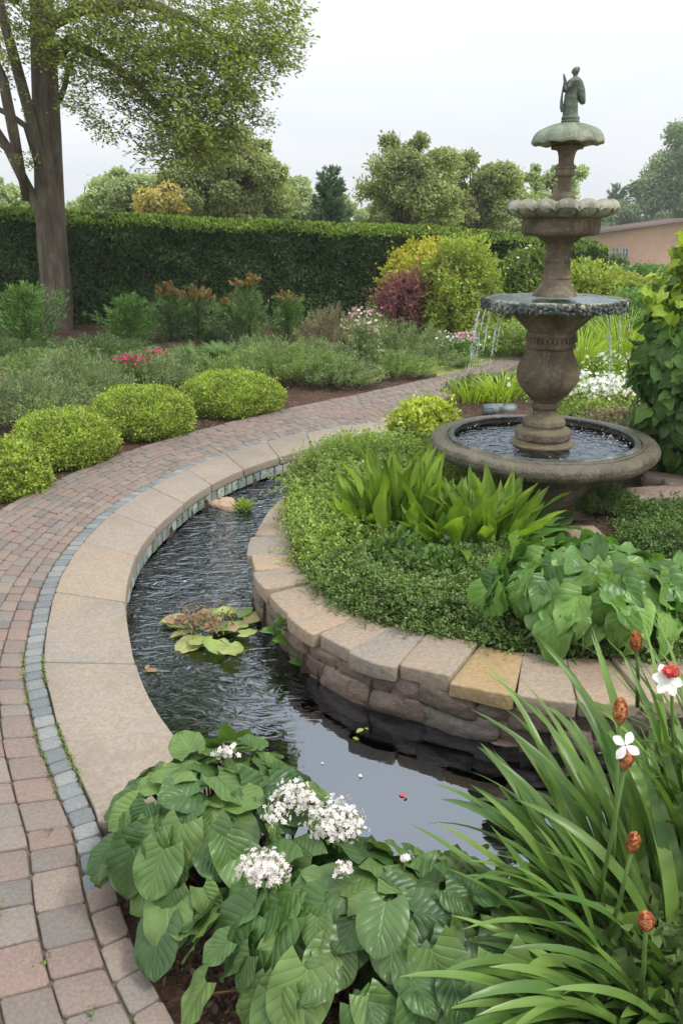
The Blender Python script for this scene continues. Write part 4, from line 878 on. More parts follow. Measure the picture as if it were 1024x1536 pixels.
# ---- golden clipped mounds
mounds = [((28, 752), (.28, .30, .36), 'small golden green clipped mound cut by the left frame edge', 1), ((80, 706), (.40, .40, .41), 'golden green clipped mound, second from the left along the path', 2),
          ((203, 662), (.46, .44, .42), 'golden green clipped mound between two others, beside the magenta flowers', 3), ((341, 627), (.52, .48, .41), 'widest golden green clipped mound, furthest along the path beside the feathery shrubs', 4)]
for (px, py), r_, lb, sd_ in mounds:
    c_ = G(px, py)+[0, .30, 0]; 
    if sd_ == 1: c_ = G(-4, 752)+[0, .22, 0]
    bush('clipped_shrub', lb, 'shrub', c_-[0, 0, .02], (r_[0], r_[1], r_[2]*1.0), 21000, .021, 'golden', 'oval', 'golden clipped shrubs along the path', .10, 2.6, .18, .5, sd_*5, bottom=-.3)

# ---- border planting, front to back
def HT(py, px, gy, dy=0):
    Y_ = G(px, gy)[1]+dy if gy > 50 else gy
    return max(.12, atY(px, py, Y_)[2]-.04)
def B(px, py, dy=.25): p = G(px, py); return p+[0, dy, 0]
plume('feathery_shrub', 'big grey green feathery shrub at the left edge behind the golden mounds', 'shrub', B(20, 660, .5), (.62, .5, HT(548, 20, 660, 0.5)), 190, 'greygreen', .030, 60, 'grey green feathery shrubs in the border')
plume('feathery_shrub', 'grey green feathery shrub in front of the tree trunk', 'shrub', B(98, 622, .4), (.55, .45, HT(520, 98, 622, 0.4)), 190, 'greygreen', .028, 60, 'grey green feathery shrubs in the border')
plume('feathery_shrub', 'loose grey green shrub behind the second golden mound', 'shrub', B(190, 612, .9), (.55, .4, HT(528, 190, 612, 0.9)), 130, 'greygreen', .028, 50, 'grey green feathery shrubs in the border')
plume('feathery_shrub', 'low grey green shrub between the magenta flowers and the furthest golden mound', 'shrub', B(262, 590, .7), (.50, .4, HT(525, 262, 590, 0.7)), 110, 'greygreen', .028, 50, 'grey green feathery shrubs in the border')
plume('feathery_shrub', 'broad soft green feathery shrub behind the furthest golden mound', 'shrub', B(420, 590, .55), (.80, .55, HT(505, 420, 590, 0.55)), 260, 'greygreen2', .030, 64, 'grey green feathery shrubs in the border')
plume('feathery_shrub', 'soft green feathery shrub spilling to the path edge below the pink phlox', 'shrub', B(500, 588, .35), (.62, .42, HT(528, 500, 588, 0.35)), 210, 'greygreen', .028, 60, 'grey green feathery shrubs in the border')
plume('feathery_shrub', 'fine grey green shrub by the path in the middle of the border', 'shrub', B(592, 574, .4), (.62, .45, HT(520, 592, 574, 0.4)), 190, 'greygreen2', .028, 56, 'grey green feathery shrubs in the border')
plume('feathery_shrub', 'low fine green shrub at the path edge under the burgundy shrub', 'shrub', B(652, 556, .4), (.60, .45, HT(512, 652, 556, 0.4)), 170, 'greygreen', .028, 56, 'grey green feathery shrubs in the border')
plume('feathery_shrub', 'low green shrub beside the white and pink flowers near the path', 'shrub', B(706, 543, .7), (.55, .5, HT(510, 706, 543, 0.5)), 150, 'fern', .028, 50, 'grey green feathery shrubs in the border')
plume('feathery_shrub', 'mid green shrub beyond the falling water along the far path edge', 'shrub', B(755, 524, 1.5), (.85, .7, HT(490, 755, 524, 0.9)), 190, 'fern', .034, 50, 'grey green feathery shrubs in the border')
plume('feathery_shrub', 'far green shrub where the path passes behind the vase', 'shrub', B(800, 518, 1.9), (.8, .7, HT(485, 800, 518, 1.2)), 160, 'greygreen2', .034, 50, 'grey green feathery shrubs in the border')
plume('feathery_shrub', 'grey green shrub in the middle of the border behind the pink phlox', 'shrub', atY(600, 530, 11.0)*[1, 1, 0], (.75, .5, HT(478, 600, 11.0, 0)), 210, 'greygreen', .034, 56, 'grey green feathery shrubs in the border')
plume('feathery_shrub', 'pale feathery shrub in the second row below the small red tipped conifers', 'shrub', atY(380, 530, 10.4)*[1, 1, 0], (.75, .5, HT(500, 380, 10.4, 0)), 200, 'greygreen', .032, 56, 'grey green feathery shrubs in the border')
plume('feathery_shrub', 'dark soft shrub in the second row right of the tree trunk', 'shrub', atY(150, 545, 10.6)*[1, 1, 0], (.9, .5, HT(500, 150, 10.6, 0)), 200, 'conifer', .034, 56, 'grey green feathery shrubs in the border')
plume('feathery_shrub', 'dark soft shrub at the foot of the tree at the left edge', 'shrub', atY(10, 545, 10.4)*[1, 1, 0], (.9, .5, HT(505, 10, 10.4, 0)), 200, 'conifer', .034, 56, 'grey green feathery shrubs in the border')
plume('twiggy_shrub', 'pinkish grey twiggy shrub in front of the dark hedge', 'shrub', atY(497, 530, 11.6)*[1, 1, 0], (.52, .45, HT(455, 497, 11.6, 0)), 200, 'pinktwig', .032, 56)
plume('twiggy_shrub', 'thin olive shrub between the pinkish shrub and the burgundy shrub', 'shrub', atY(548, 530, 12.2)*[1, 1, 0], (.45, .4, HT(455, 548, 12.2, 0)), 130, 'greygreen2', .034, 50)
for q, (px, Y_, yt, r_, mt, lb) in enumerate([(62, 9.6, 520, .6, 'greygreen2', 'soft green shrub in the second row before the tree trunk'), (232, 9.9, 520, .6, 'greygreen', 'grey green shrub behind the magenta flowers'), (335, 9.0, 530, .55, 'greygreen2', 'low soft green shrub just behind the furthest golden mound'),
        (468, 10.2, 505, .6, 'greygreen', 'grey green shrub below the pinkish twiggy shrub'), (120, 12.0, 505, .7, 'conifer', 'dark soft shrub beside the foot of the tree trunk'), (640, 11.6, 500, .6, 'greygreen', 'grey green shrub at the foot of the burgundy shrub'), (330, 12.3, 490, .8, 'conifer', 'dark soft shrub at the hedge foot between the red tipped conifers'), (225, 12.4, 498, .8, 'conifer', 'dark soft shrub at the hedge foot right of the trunk')]):
    plume('feathery_shrub', lb, 'shrub', atY(px, 530, Y_)*[1, 1, 0], (r_, r_*.7, HT(yt, px, Y_)), 170, mt, .032, 54, 'grey green feathery shrubs in the border')
# ferns
def fern(label, c, n, L, mat='fern', el=(.7, 1.35)):
    c = np.array(c, dtype=float); t = empty('fern', c, label, 'fern', 'ferns in the border'); PP, DD, QQ, SS = [], [], [], []; mb = MB()
    for i in range(n):
        a = random.uniform(0, math.tau); e0 = random.uniform(*el); L_ = L*random.uniform(.7, 1.1); k = 30; tt = np.linspace(0, 1, k); e = e0-1.2*tt**1.5
        d = np.stack([np.cos(e)*math.cos(a), np.cos(e)*math.sin(a), np.sin(e)], 1); p = c+np.cumsum(d*L_/k, axis=0); s = np.stack([-np.sin(a)+0*e, np.cos(a)+0*e, 0*e], 1)
        for sg in (-1, 1): PP.append(p[3:]); DD.append(nrm(s*sg+d*.45)[3:]); QQ.append(np.cross(s, d)[3:]); SS.append((L_*.15*np.sin(math.pi*(tt*.86+.12)))[3:])
        tube(mb, p[::5], [.003]*len(p[::5]), 4)
    leaves('fronds', tm('needle'), np.concatenate(PP), np.concatenate(DD), np.concatenate(QQ), np.concatenate(SS), M[mat], t); mb.build('stems', M['stem'], t); return t
fern('bright green fern just behind the magenta flowers', G(195, 585)+[0, .35, 0], 60, .42, el=(.9, 1.5))
fern('wide green fern left of centre below the two red tipped conifers', atY(290, 545, 9.6)*[1, 1, 0], 90, .52, el=(.9, 1.5))
fern('fern leaning right beside the wide fern in front of the hedge', atY(332, 540, 9.9)*[1, 1, 0], 80, .50, el=(.9, 1.5))
# small conifers against the hedge
conifer('spired_shrub', 'light green spiky conifer left of the tree trunk', atY(42, 520, 10.9)*[1, 1, 0], HT(432, 42, 10.9)*1.06, .62, 'fern', 74, .075, 42)
conifer('spired_shrub', 'light green spiky conifer right of the tree trunk', atY(198, 520, 11.3)*[1, 1, 0], HT(447, 198, 11.3)*1.06, .50, 'fern', 66, .065, 40)
conifer('spired_shrub', 'dark green conifer with rusty red tips, left one of the close pair', atY(258, 520, 12.0)*[1, 1, 0], HT(425, 258, 12.0)*1.06, .42, 'conifer', 70, .055, 44, ('redtip', .80))
conifer('spired_shrub', 'dark green conifer with rusty red tips, right one of the close pair', atY(300, 520, 12.1)*[1, 1, 0], HT(428, 300, 12.1)*1.06, .40, 'conifer', 70, .055, 44, ('redtip', .78))
conifer('spired_shrub', 'tallest blue green conifer with a red tip in the middle of the hedge', atY(376, 520, 11.6)*[1, 1, 0], HT(415, 376, 11.6)*1.06, .42, 'conifer', 76, .055, 46, ('redtip', .86))
conifer('spired_shrub', 'small green conifer with brown red tips beside the tallest one', atY(348, 520, 11.9)*[1, 1, 0], HT(440, 348, 11.9)*1.06, .34, 'conifer', 60, .05, 40, ('redtip', .80))
conifer('spired_shrub', 'small bright conifer with a red tip left of the pinkish shrub', atY(433, 520, 12.1)*[1, 1, 0], HT(438, 433, 12.1)*1.06, .36, 'fern', 60, .05, 44, ('redtip', .84))
# burgundy, lime and yellow shrubs
bush('burgundy_shrub', 'rounded burgundy leaved shrub in front of the hedge', 'shrub', atY(602, 500, 12.6)*[1, 1, 0]+[0, 0, .30], (.42, .40, .74), 7000, .055, 'burgundy', 'narrow', None, .42, 3.0, .6, .5, 4, bottom=-.5)
bush('lime_shrub', 'large rounded yellow green shrub right of the burgundy shrub', 'shrub', atY(680, 505, 12.7)*[1, 1, 0], (.60, .56, 1.50), 26000, .05, 'limebush', 'oval', None, .34, 2.8, .5, .3, 9, bottom=-.6)
bush('yellow_shrub', 'yellow leaved shrub with orange tips rising behind the lime and burgundy shrubs', 'shrub', atY(640, 480, 13.4)*[1, 1, 0], (.72, .5, 1.42), 9000, .07, 'limeorange', 'oval', None, .26, 2.4, .5, .3, 12, bottom=-.2)
bush('leafy_shrub', 'dark green leafy shrub against the end of the hedge left of the fountain', 'shrub', atY(785, 500, 14.4)*[1, 1, 0], (.75, .6, 1.25), 16000, .065, 'hedge_top', 'oval', None, .2, 2.2, .4, .3, 17, flowers=('white', 40, .06))
bush('leafy_shrub', 'olive green shrub behind the fountain between the hedge and the lawn', 'shrub', atY(862, 470, 14.5)*[1, 1, 0], (.7, .6, 1.1), 9000, .07, 'limebush', 'oval', None, .25, 2.4, .4, .4, 19)
# flowers of the border
def flowers(name, label, cat, c, r, n, fs, mat, stem_h, leafmat='grounddark', nl=900, ls=.03, mat2=None):
    c = np.array(c, dtype=float); t = empty(name, c, label, cat); P = np.c_[rng.normal(size=(n, 2))*np.array(r[:2])*.5, stem_h+rng.uniform(-1, 1, n)*r[2]*.5]+c; mb = MB()
    for p in P[::max(1, n//30)]: tube(mb, [c+(p-c)*[.4, .4, 0], p], [.003, .002], 4)
    mb.build('stems', M['stem'], t); h_ = len(P)//2 if mat2 else len(P)
    leaves('petals', tm('flower'), P[:h_], rdir(h_), nrm(rdir(h_)*.5+[0, -.7, .7]), fs*rng.uniform(.7, 1.2, h_), M[mat], t)
    if mat2: leaves('pale_petals', tm('flower'), P[h_:], rdir(len(P)-h_), nrm(rdir(len(P)-h_)*.5+[0, -.7, .7]), fs*rng.uniform(.7, 1.2, len(P)-h_), M[mat2], t)
    Q = np.c_[rng.normal(size=(nl, 2))*np.array(r[:2])*.55, rng.random(nl)*stem_h]+c; leaves('leaves', tm('oval'), Q, rdir(nl)+[0, 0, .4], rdir(nl)+[0, 0, .8], ls, M[leafmat], t); return t
flowers('phlox', 'pink and pale pink phlox heads standing above the feathery shrubs', 'flowers', atY(546, 560, 9.7)*[1, 1, 0], (.20, .15, .30), 80, .038, 'pink', .66, 'greygreen', 900, .04, 'bract')
flowers('phlox', 'white and red flowers beside the path in front of the lime shrub', 'flowers', atY(686, 545, 10.6)*[1, 1, 0], (.25, .2, .16), 80, .042, 'white', .33, 'fern', 900, .04, 'pink')
flowers('magenta_flowers', 'larger patch of magenta flowers just behind the third golden mound from the left', 'flowers', G(183, 600)+[0, .42, .02], (.17, .12, .08), 70, .038, 'magenta', .33)
flowers('magenta_flowers', 'smaller patch of magenta flowers to the right of the larger magenta patch', 'flowers', G(233, 578)+[0, .3, .02], (.10, .1, .06), 34, .038, 'magenta', .30)

# ---- trees beyond the hedge
def fartree(name, label, Y, x0, x1, ytop, n, lsz, mat, lobes=14, seed=0, airy=.3, base=0, mat2=None, flat=.8, cat='tree', low=.35):
    a, b = atY(x0, ytop, Y), atY(x1, ytop, Y); gz = 0 if Y < 18 else -1.35*min(1, max(0, (Y-18)/50.))**2*2; h = a[2]-gz; R = (b[0]-a[0])/2; c = np.array([(a[0]+b[0])/2, Y, gz])
    t = empty(name, c, label, cat, 'trees beyond the hedge'); rs = random.Random(seed); mb = MB(); tube(mb, [c, c+[.1, 0, h*.3], c+[0, 0, h*.6], c+[R*.1, 0, h*.9]], [.03*h, .025*h, .018*h, .004*h], 8, .05)
    PP = []; NN = []
    lobes = int(lobes*2.2); zc0 = h*(low+1)/2; rz = h*(1-low)/2
    for i in range(lobes):
        an = rs.uniform(0, math.tau); u = rs.uniform(-.95, 1); q = math.sqrt(1-u*u); s_ = rs.uniform(.35, .97); k = (u*s_+1)/2
        lc = c+[math.cos(an)*R*q*s_*1.06, math.sin(an)*R*.8*q*s_, zc0+rz*u*s_]
        lr = min(R, rz*1.3)*rs.uniform(.12, .32)*(1.15-.35*s_); P, Nn = shell(int(n*1.9)//lobes, lc, (lr, lr, lr*flat), .5, 2.6, airy+.3, -1, seed+i); PP.append(P); NN.append(Nn)
        tube(mb, [c+[0, 0, h*(.2+.35*k)], (c+[0, 0, h*(.3+.4*k)]+lc)/2, lc], [.010*h, .007*h, .003*h], 5)
    mb.build('trunk', M['bark'], t, True); P = np.concatenate(PP); Nn = np.concatenate(NN); k = P[:, 2] > gz+.3; P, Nn = P[k], Nn[k]
    leaves('crown', tm('oval'), P, nrm(Nn*.5+rdir(len(P))*.8), nrm(Nn+rdir(len(P))*.6+[0, 0, .3]), lsz*.70*rng.uniform(.6, 1.3, len(P)), M[mat], t)
    if mat2:
        f, m2, zlo = mat2; k = (P[:, 2] > gz+h*zlo) & (rng.random(len(P)) < f); leaves('turning_leaves', tm('oval'), P[k]+Nn[k]*.05, nrm(rdir(k.sum())), nrm(Nn[k]+[0, 0, .3]), lsz*1.2, M[m2], t)
    return t
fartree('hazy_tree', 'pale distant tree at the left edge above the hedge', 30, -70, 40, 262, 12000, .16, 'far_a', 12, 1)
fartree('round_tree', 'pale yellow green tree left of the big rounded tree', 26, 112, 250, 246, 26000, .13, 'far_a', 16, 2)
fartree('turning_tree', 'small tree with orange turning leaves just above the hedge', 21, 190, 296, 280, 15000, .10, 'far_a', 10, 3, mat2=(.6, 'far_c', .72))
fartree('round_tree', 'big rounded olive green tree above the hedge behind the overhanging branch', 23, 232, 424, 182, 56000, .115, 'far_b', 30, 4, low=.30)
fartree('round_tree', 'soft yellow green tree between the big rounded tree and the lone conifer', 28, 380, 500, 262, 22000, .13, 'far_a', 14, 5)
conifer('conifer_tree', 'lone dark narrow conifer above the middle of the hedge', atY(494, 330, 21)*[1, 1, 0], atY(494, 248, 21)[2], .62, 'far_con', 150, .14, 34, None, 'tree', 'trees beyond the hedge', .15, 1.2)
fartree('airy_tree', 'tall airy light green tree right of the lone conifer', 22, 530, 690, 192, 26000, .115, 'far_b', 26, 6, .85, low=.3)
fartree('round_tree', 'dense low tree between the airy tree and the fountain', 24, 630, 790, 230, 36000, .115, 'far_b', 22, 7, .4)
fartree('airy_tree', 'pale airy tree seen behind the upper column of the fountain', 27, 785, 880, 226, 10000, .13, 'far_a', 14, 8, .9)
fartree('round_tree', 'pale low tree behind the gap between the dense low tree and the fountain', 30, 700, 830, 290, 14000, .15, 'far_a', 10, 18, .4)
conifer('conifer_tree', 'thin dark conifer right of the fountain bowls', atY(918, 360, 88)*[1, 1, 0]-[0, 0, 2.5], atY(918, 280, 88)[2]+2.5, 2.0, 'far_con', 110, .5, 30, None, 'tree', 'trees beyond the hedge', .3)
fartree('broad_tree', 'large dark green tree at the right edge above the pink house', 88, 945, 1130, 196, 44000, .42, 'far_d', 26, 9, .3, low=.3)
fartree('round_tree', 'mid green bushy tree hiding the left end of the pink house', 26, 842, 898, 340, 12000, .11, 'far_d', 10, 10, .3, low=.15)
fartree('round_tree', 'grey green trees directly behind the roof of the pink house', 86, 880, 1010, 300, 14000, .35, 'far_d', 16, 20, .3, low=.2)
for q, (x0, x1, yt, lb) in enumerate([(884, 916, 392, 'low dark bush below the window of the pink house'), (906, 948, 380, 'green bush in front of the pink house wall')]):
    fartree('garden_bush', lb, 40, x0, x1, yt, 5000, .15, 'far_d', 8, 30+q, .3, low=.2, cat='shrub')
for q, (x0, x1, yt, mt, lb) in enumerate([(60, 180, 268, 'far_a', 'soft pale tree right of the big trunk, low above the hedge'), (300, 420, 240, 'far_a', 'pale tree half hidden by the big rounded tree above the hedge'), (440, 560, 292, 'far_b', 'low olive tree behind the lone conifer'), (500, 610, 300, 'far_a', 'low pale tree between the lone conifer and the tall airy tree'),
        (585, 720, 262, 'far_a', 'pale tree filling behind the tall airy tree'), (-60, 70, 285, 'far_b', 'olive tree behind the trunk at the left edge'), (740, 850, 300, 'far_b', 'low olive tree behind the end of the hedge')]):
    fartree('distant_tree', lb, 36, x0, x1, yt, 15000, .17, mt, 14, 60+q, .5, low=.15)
# ---- the pink house
hx0, hx1 = atY(892, 380, 70)[0], atY(1040, 380, 70)[0]; hz = -1.5; HY = 70
ho = empty('pink_house', ((hx0+hx1)/2, HY, hz), 'low pink rendered house with a sloping roof beyond the lawn', 'house')
zl, zr = atY(892, 352, HY)[2], atY(1000, 330, HY)[2]; Vh = [(hx0, HY, hz), (hx1, HY, hz), (hx1, HY, zr), (hx0, HY, zl), (hx0, HY+8, hz), (hx1, HY+8, hz), (hx1, HY+8, zr), (hx0, HY+8, zl)]
add('wall', Vh, [(0, 1, 2, 3), (5, 4, 7, 6), (4, 0, 3, 7), (1, 5, 6, 2)], M['pinkwall'], ho)
Vr = [(hx0-.4, HY-.5, zl-.02), (hx1+.4, HY-.5, zr+.05), (hx1+.4, HY+8.5, zr+.05), (hx0-.4, HY+8.5, zl-.02)]; Vr = Vr+[(x, y, z+.14) for x, y, z in Vr]
add('roof', Vr, [(3, 2, 1, 0), (4, 5, 6, 7), (0, 1, 5, 4), (1, 2, 6, 5), (2, 3, 7, 6), (3, 0, 4, 7)], M['roof'], ho)
def bxm(mb, a, b): x0, y0, z0 = a; x1, y1, z1 = b; mb.put([(x0, y0, z0), (x1, y0, z0), (x1, y1, z0), (x0, y1, z0), (x0, y0, z1), (x1, y0, z1), (x1, y1, z1), (x0, y1, z1)], [(3, 2, 1, 0), (4, 5, 6, 7), (0, 1, 5, 4), (1, 2, 6, 5), (2, 3, 7, 6), (3, 0, 4, 7)])
for x0, x1 in ((916, 927), (932, 941)):
    a_, b_ = atY(x0, 389, HY), atY(x1, 373, HY); mb = MB()
    for p_, q_ in (((a_[0]-.06, a_[2]-.06), (b_[0]+.06, a_[2])), ((a_[0]-.06, b_[2]), (b_[0]+.06, b_[2]+.06)), ((a_[0]-.06, a_[2]), (a_[0], b_[2])), ((b_[0], a_[2]), (b_[0]+.06, b_[2])), (((a_[0]+b_[0])/2-.025, a_[2]), ((a_[0]+b_[0])/2+.025, b_[2]))):
        bxm(mb, (p_[0], HY-.06, p_[1]), (q_[0], HY+.02, q_[1]))
    wo = mb.build('window', M['frame'], ho); g_ = MB(); bxm(g_, (a_[0], HY-.02, a_[2]), (b_[0], HY-.008, b_[2])); g_.build('pane', M['glass'], wo)
c_ = at(915, 414, -.15); bt = empty('garden_box', c_, 'small pale blue grey box standing on the far lawn', 'box'); mb = MB(); bxm(mb, (c_[0]-.5, c_[1], c_[2]-.1), (c_[0]+.5, c_[1]+.6, c_[2]+.28)); mb.build('body', M['palegrey'], bt); mb = MB(); bxm(mb, (c_[0]-.54, c_[1]-.04, c_[2]+.282), (c_[0]+.54, c_[1]+.64, c_[2]+.33)); mb.build('lid', M['frame'], bt)
for q, (px, py, w_, lb) in enumerate([(800, 440, .9, 'yellow green bush behind the main bowl of the fountain at the hedge end'), (905, 455, .8, 'yellow green bush on the far lawn edge right of the fountain'), (965, 440, 1.0, 'green bush on the lawn edge behind the vine'), (935, 470, .8, 'low light green bush in front of the far lawn')]):
    bush('lawn_shrub', lb, 'shrub', at(px, py, -.05), (w_, .6, .75), 8000, .07, 'limebush' if q != 2 else 'fern', 'oval', None, .25, 2.3, .4, .3, 40+q)

# ================================================================== RAISED BED
def IP(px, py, z=.13): return at(px, py, z)
# groundcover carpet
def carpet(name, label, poly_px, n, size, mat, z0, h, seed, tmpl='oval', kind=None, cat='ground cover', z=.13):
    poly = np.array([at(x, y, z)[:2] for x, y in poly_px]); lo, hi = poly.min(0), poly.max(0); P = rng.uniform(lo, hi, (n*3, 2)); P = P[inpoly(P, poly)][:n]
    d = dpoly(P, np.vstack([poly, poly[:1]])); prof_ = np.clip(d/.16, 0, 1)**.5; nz_ = fnoise(np.c_[P, P[:, 0]*0], 5.5, seed)*.75+fnoise(np.c_[P, P[:, 0]*0], 13, seed+2)*.5
    top = z0+h*prof_*(.72+.45*nz_); zz = top-rng.random(len(P))**1.6*h*.45; P3 = np.c_[P, np.maximum(zz, z0-.03)]
    m_ = len(P3)//16; base = P3[:m_]; dd_ = nrm(rdir(m_)+[0, -.15, .95]); tt = np.linspace(.1, 1, 13)[None, :, None]; L_ = rng.uniform(.05, .17, (m_, 1, 1))*h/.15
    SP = base[:, None, :]+dd_[:, None, :]*tt*L_-np.array([0, 0, 1.])*(.35*L_*tt**2)+rng.normal(size=(m_, 13, 3))*size*.3; SP = SP.reshape(-1, 3); SD = nrm(np.repeat(dd_, 13, 0)*.5+rdir(len(SP))*.8)
    P3 = np.vstack([P3[:len(P3)*4//10], SP]); D = np.vstack([nrm(rdir(len(P3)-len(SP))*.9+[0, 0, .8]), SD]); return tag(leaves(name, tm(tmpl), P3, D, nrm(rdir(len(P3))*.6+[0, 0, .9]), size*rng.uniform(.6, 1.3, len(P3)), M[mat]), label, cat, None, kind)
carpet('groundcover', 'light green fine leaved groundcover spilling along the back left of the raised bed', [(430, 725), (470, 690), (530, 672), (600, 668), (690, 668), (720, 730), (640, 760), (560, 800), (470, 815), (438, 780)], 56000, .020, 'ground', .10, .20, 1, kind='stuff')
carpet('groundcover', 'yellow green groundcover in the middle left of the raised bed above the coping', [(432, 768), (480, 752), (560, 770), (640, 775), (640, 860), (560, 880), (480, 862), (440, 825)], 42000, .018, 'ground', .10, .17, 2, kind='stuff')
carpet('groundcover', 'dark green fine groundcover hanging over the coping stones at the front of the bed', [(455, 832), (520, 835), (600, 835), (690, 830), (800, 830), (1030, 870), (1100, 985), (1010, 980), (860, 975), (760, 962), (700, 952), (640, 942), (560, 925), (510, 905), (470, 872)], 105000, .015, 'grounddark', .095, .13, 3, kind='stuff')
bush('golden_euonymus', 'small yellow green leafy shrub beside the left rim of the fountain basin', 'shrub', IP(636, 672, .1), (.26, .24, .36), 6200, .034, 'eu', 'oval', None, .16, 2.6, .3, .5, 3, bottom=-.2)
bush('leafy_plant', 'small bright leafy plant among the dark groundcover below the beige flower', 'plant', IP(590, 860, .12), (.13, .10, .20), 420, .04, 'vine', 'oval', None, .3, 3, .5, .5, 33, core=False)
bush('leafy_plant', 'low bright leafy plant in the dark groundcover right of centre', 'plant', IP(660, 880, .12), (.16, .10, .17), 520, .034, 'vine', 'oval', None, .3, 3, .5, .5, 36, core=False)
# upright bright strap-leaved plants
def lance(name, label, c, n, L, mat, spread=.10, el=(.9, 1.45), tmpl=LANCE, cat='plant', nr=.25):
    c = np.array(c, dtype=float); t = empty(name, c, label, cat); a = rng.uniform(0, math.tau, n); e = rng.uniform(el[0], el[1], n); q = np.sqrt(rng.random(n))*spread
    P = c+np.stack([np.cos(a)*q, np.sin(a)*q, 0*a], 1); D = np.stack([np.cos(e)*np.cos(a), np.cos(e)*np.sin(a), np.sin(e)], 1); Nn = np.stack([-np.sin(e)*np.cos(a), -np.sin(e)*np.sin(a), np.cos(e)], 1)+rdir(n)*nr
    leaves('leaves', tmpl, P, D, Nn, L*rng.uniform(.65, 1.1, n), M[mat], t, True); return t
lance('strap_plant', 'tallest bright green upright lance leaved plant in the middle of the raised bed', IP(592, 812), 62, .48, 'strap', .14, (1.32, 1.57), LANCE2, nr=1.2)
lance('strap_plant', 'bright lance leaved plant at the left end of the group, with a few bluish leaves', IP(548, 812), 34, .36, 'strap', .08, (1.15, 1.55), LANCE2, nr=.9)
lance('strap_plant', 'broad bright green lance leaved plant below the front rim of the basin', IP(668, 825), 48, .35, 'strap', .15, (.8, 1.5), nr=.7)
lance('strap_plant', 'spreading green lance leaved plant in front of the fountain pedestal', IP(735, 822), 58, .38, 'strap', .15, (1.0, 1.55), LANCE2, nr=.8)
lance('broad_leaf_plant', 'bluish green arching leaves under the left rim of the basin', IP(680, 765), 26, .30, 'broad', .12, (.3, 1.1), BROAD)
lance('broad_leaf_plant', 'blue green arching leaves beside the pedestal of the fountain', IP(765, 812), 24, .30, 'broad', .10, (.2, .9), BROAD)
lance('broad_leaf_plant', 'smooth grey green leaves at the left foot of the heart leaved clump', IP(700, 905), 26, .19, 'hosta', .10, (.1, 1.0), BROAD)
lance('broad_leaf_plant', 'few long blue green leaves lying on the slab beside the pedestal', IP(810, 795, .15), 7, .27, 'hosta', .05, (.1, .5), BROAD)
lance('broad_leaf_plant', 'upright dark green leaves at the right edge above the coping', IP(1018, 905, .13), 9, .24, 'broad', .05, (.7, 1.3), BROAD)
# single flowers in the bed
def bloom(name, label, c, base, r, mat, n=40, cat='flower'):
    t = empty(name, base, label, cat); mb = MB(); tube(mb, [base, (np.array(base)+c)/2+[.01, 0, .01], c], [.003, .003, .002], 5); mb.build('stalk', M['stem'], t)
    P, Nn = shell(n, c, (r, r, r*.8), .1, 2, .3, -.4); leaves('petals', tm('flower'), P, rdir(len(P)), Nn, r*.85, M[mat], t); return t
bloom('pale_flower', 'single pale beige flower head among the lance leaves', IP(669, 805, .27), IP(669, 830, .12), .022, 'bract', 60)
bloom('peach_flower', 'peach brown flower head above the dark groundcover', IP(611, 820, .24), IP(611, 838, .12), .024, 'peach', 60)
# heart-leaved clump at the right front of the bed
def mound(name, label, c, R, h, n, size, mat, tmpl, seed, cat='plant', aim=.55, zmin=.05, petiole=True, wild=.28, dz=1.0):
    """leaves held on a dome, overlapping like shingles"""
    c = np.array(c, dtype=float); t = empty(name, c, label, cat); i = np.arange(n)+.5; k = i/n; th = i*2.399963+rng.normal(size=n)*.25; q = np.sqrt(k)*1.0
    x, y = np.cos(th)*q, np.sin(th)*q; zz = h*np.sqrt(np.clip(1-(q*.97)**2.4, 0, 1))+zmin; rx, ry = R
    P = np.stack([x*rx, y*ry, zz], 1)+c+rng.normal(size=(n, 3))*[.015, .015, .02]; o = np.stack([np.cos(th), np.sin(th), 0*th], 1)
    dn = np.clip(q*1.1, 0, 1)[:, None]; D = nrm(o*(1-.35*dn)+np.array([0, 0, -1.])*(dn*dz-.10)+rdir(n)*wild); Nn = nrm(o*dn*.8+np.array([0, 0, 1.])*(1.15-.70*dz*dn)+rdir(n)*wild*.85+[0, -.15, 0])
    S = size*rng.uniform(.58, 1.2, n); leaves('leaves', tmpl, P-D*S[:, None]*.25, D, Nn, S, M[mat], t, True)
    if petiole:
        mb = MB()
        for p in P[::2]: b = c+(p-c)*[.2, .2, 0]; tube(mb, [b, (b+p)/2+[0, 0, .03], p-[0, 0, .012]], [.005, .004, .003], 5)
        mb.build('leaf_stalks', M['rstem'], t)
    return t
cc_ = IP(866, 934, .12)
hm = mound('heart_leaf_plant', 'broad mound of pointed heart shaped leaves spilling over the coping stones', cc_+[.02, .02, 0], (.43, .36), .23, 165, .165, 'broad', HEART, 1, wild=.62)
P, Nn = shell(90, cc_+[.02, .03, .10], (.38, .28, .18), .1, 2, .3, 0); leaves('young_leaves', HEART, P, nrm(Nn*[1, 1, .2]+rdir(len(P))*.8), nrm(Nn+[0, 0, .7]+rdir(len(P))*.5), .10*rng.uniform(.7, 1.2, len(P)), M['broad'], hm, True)
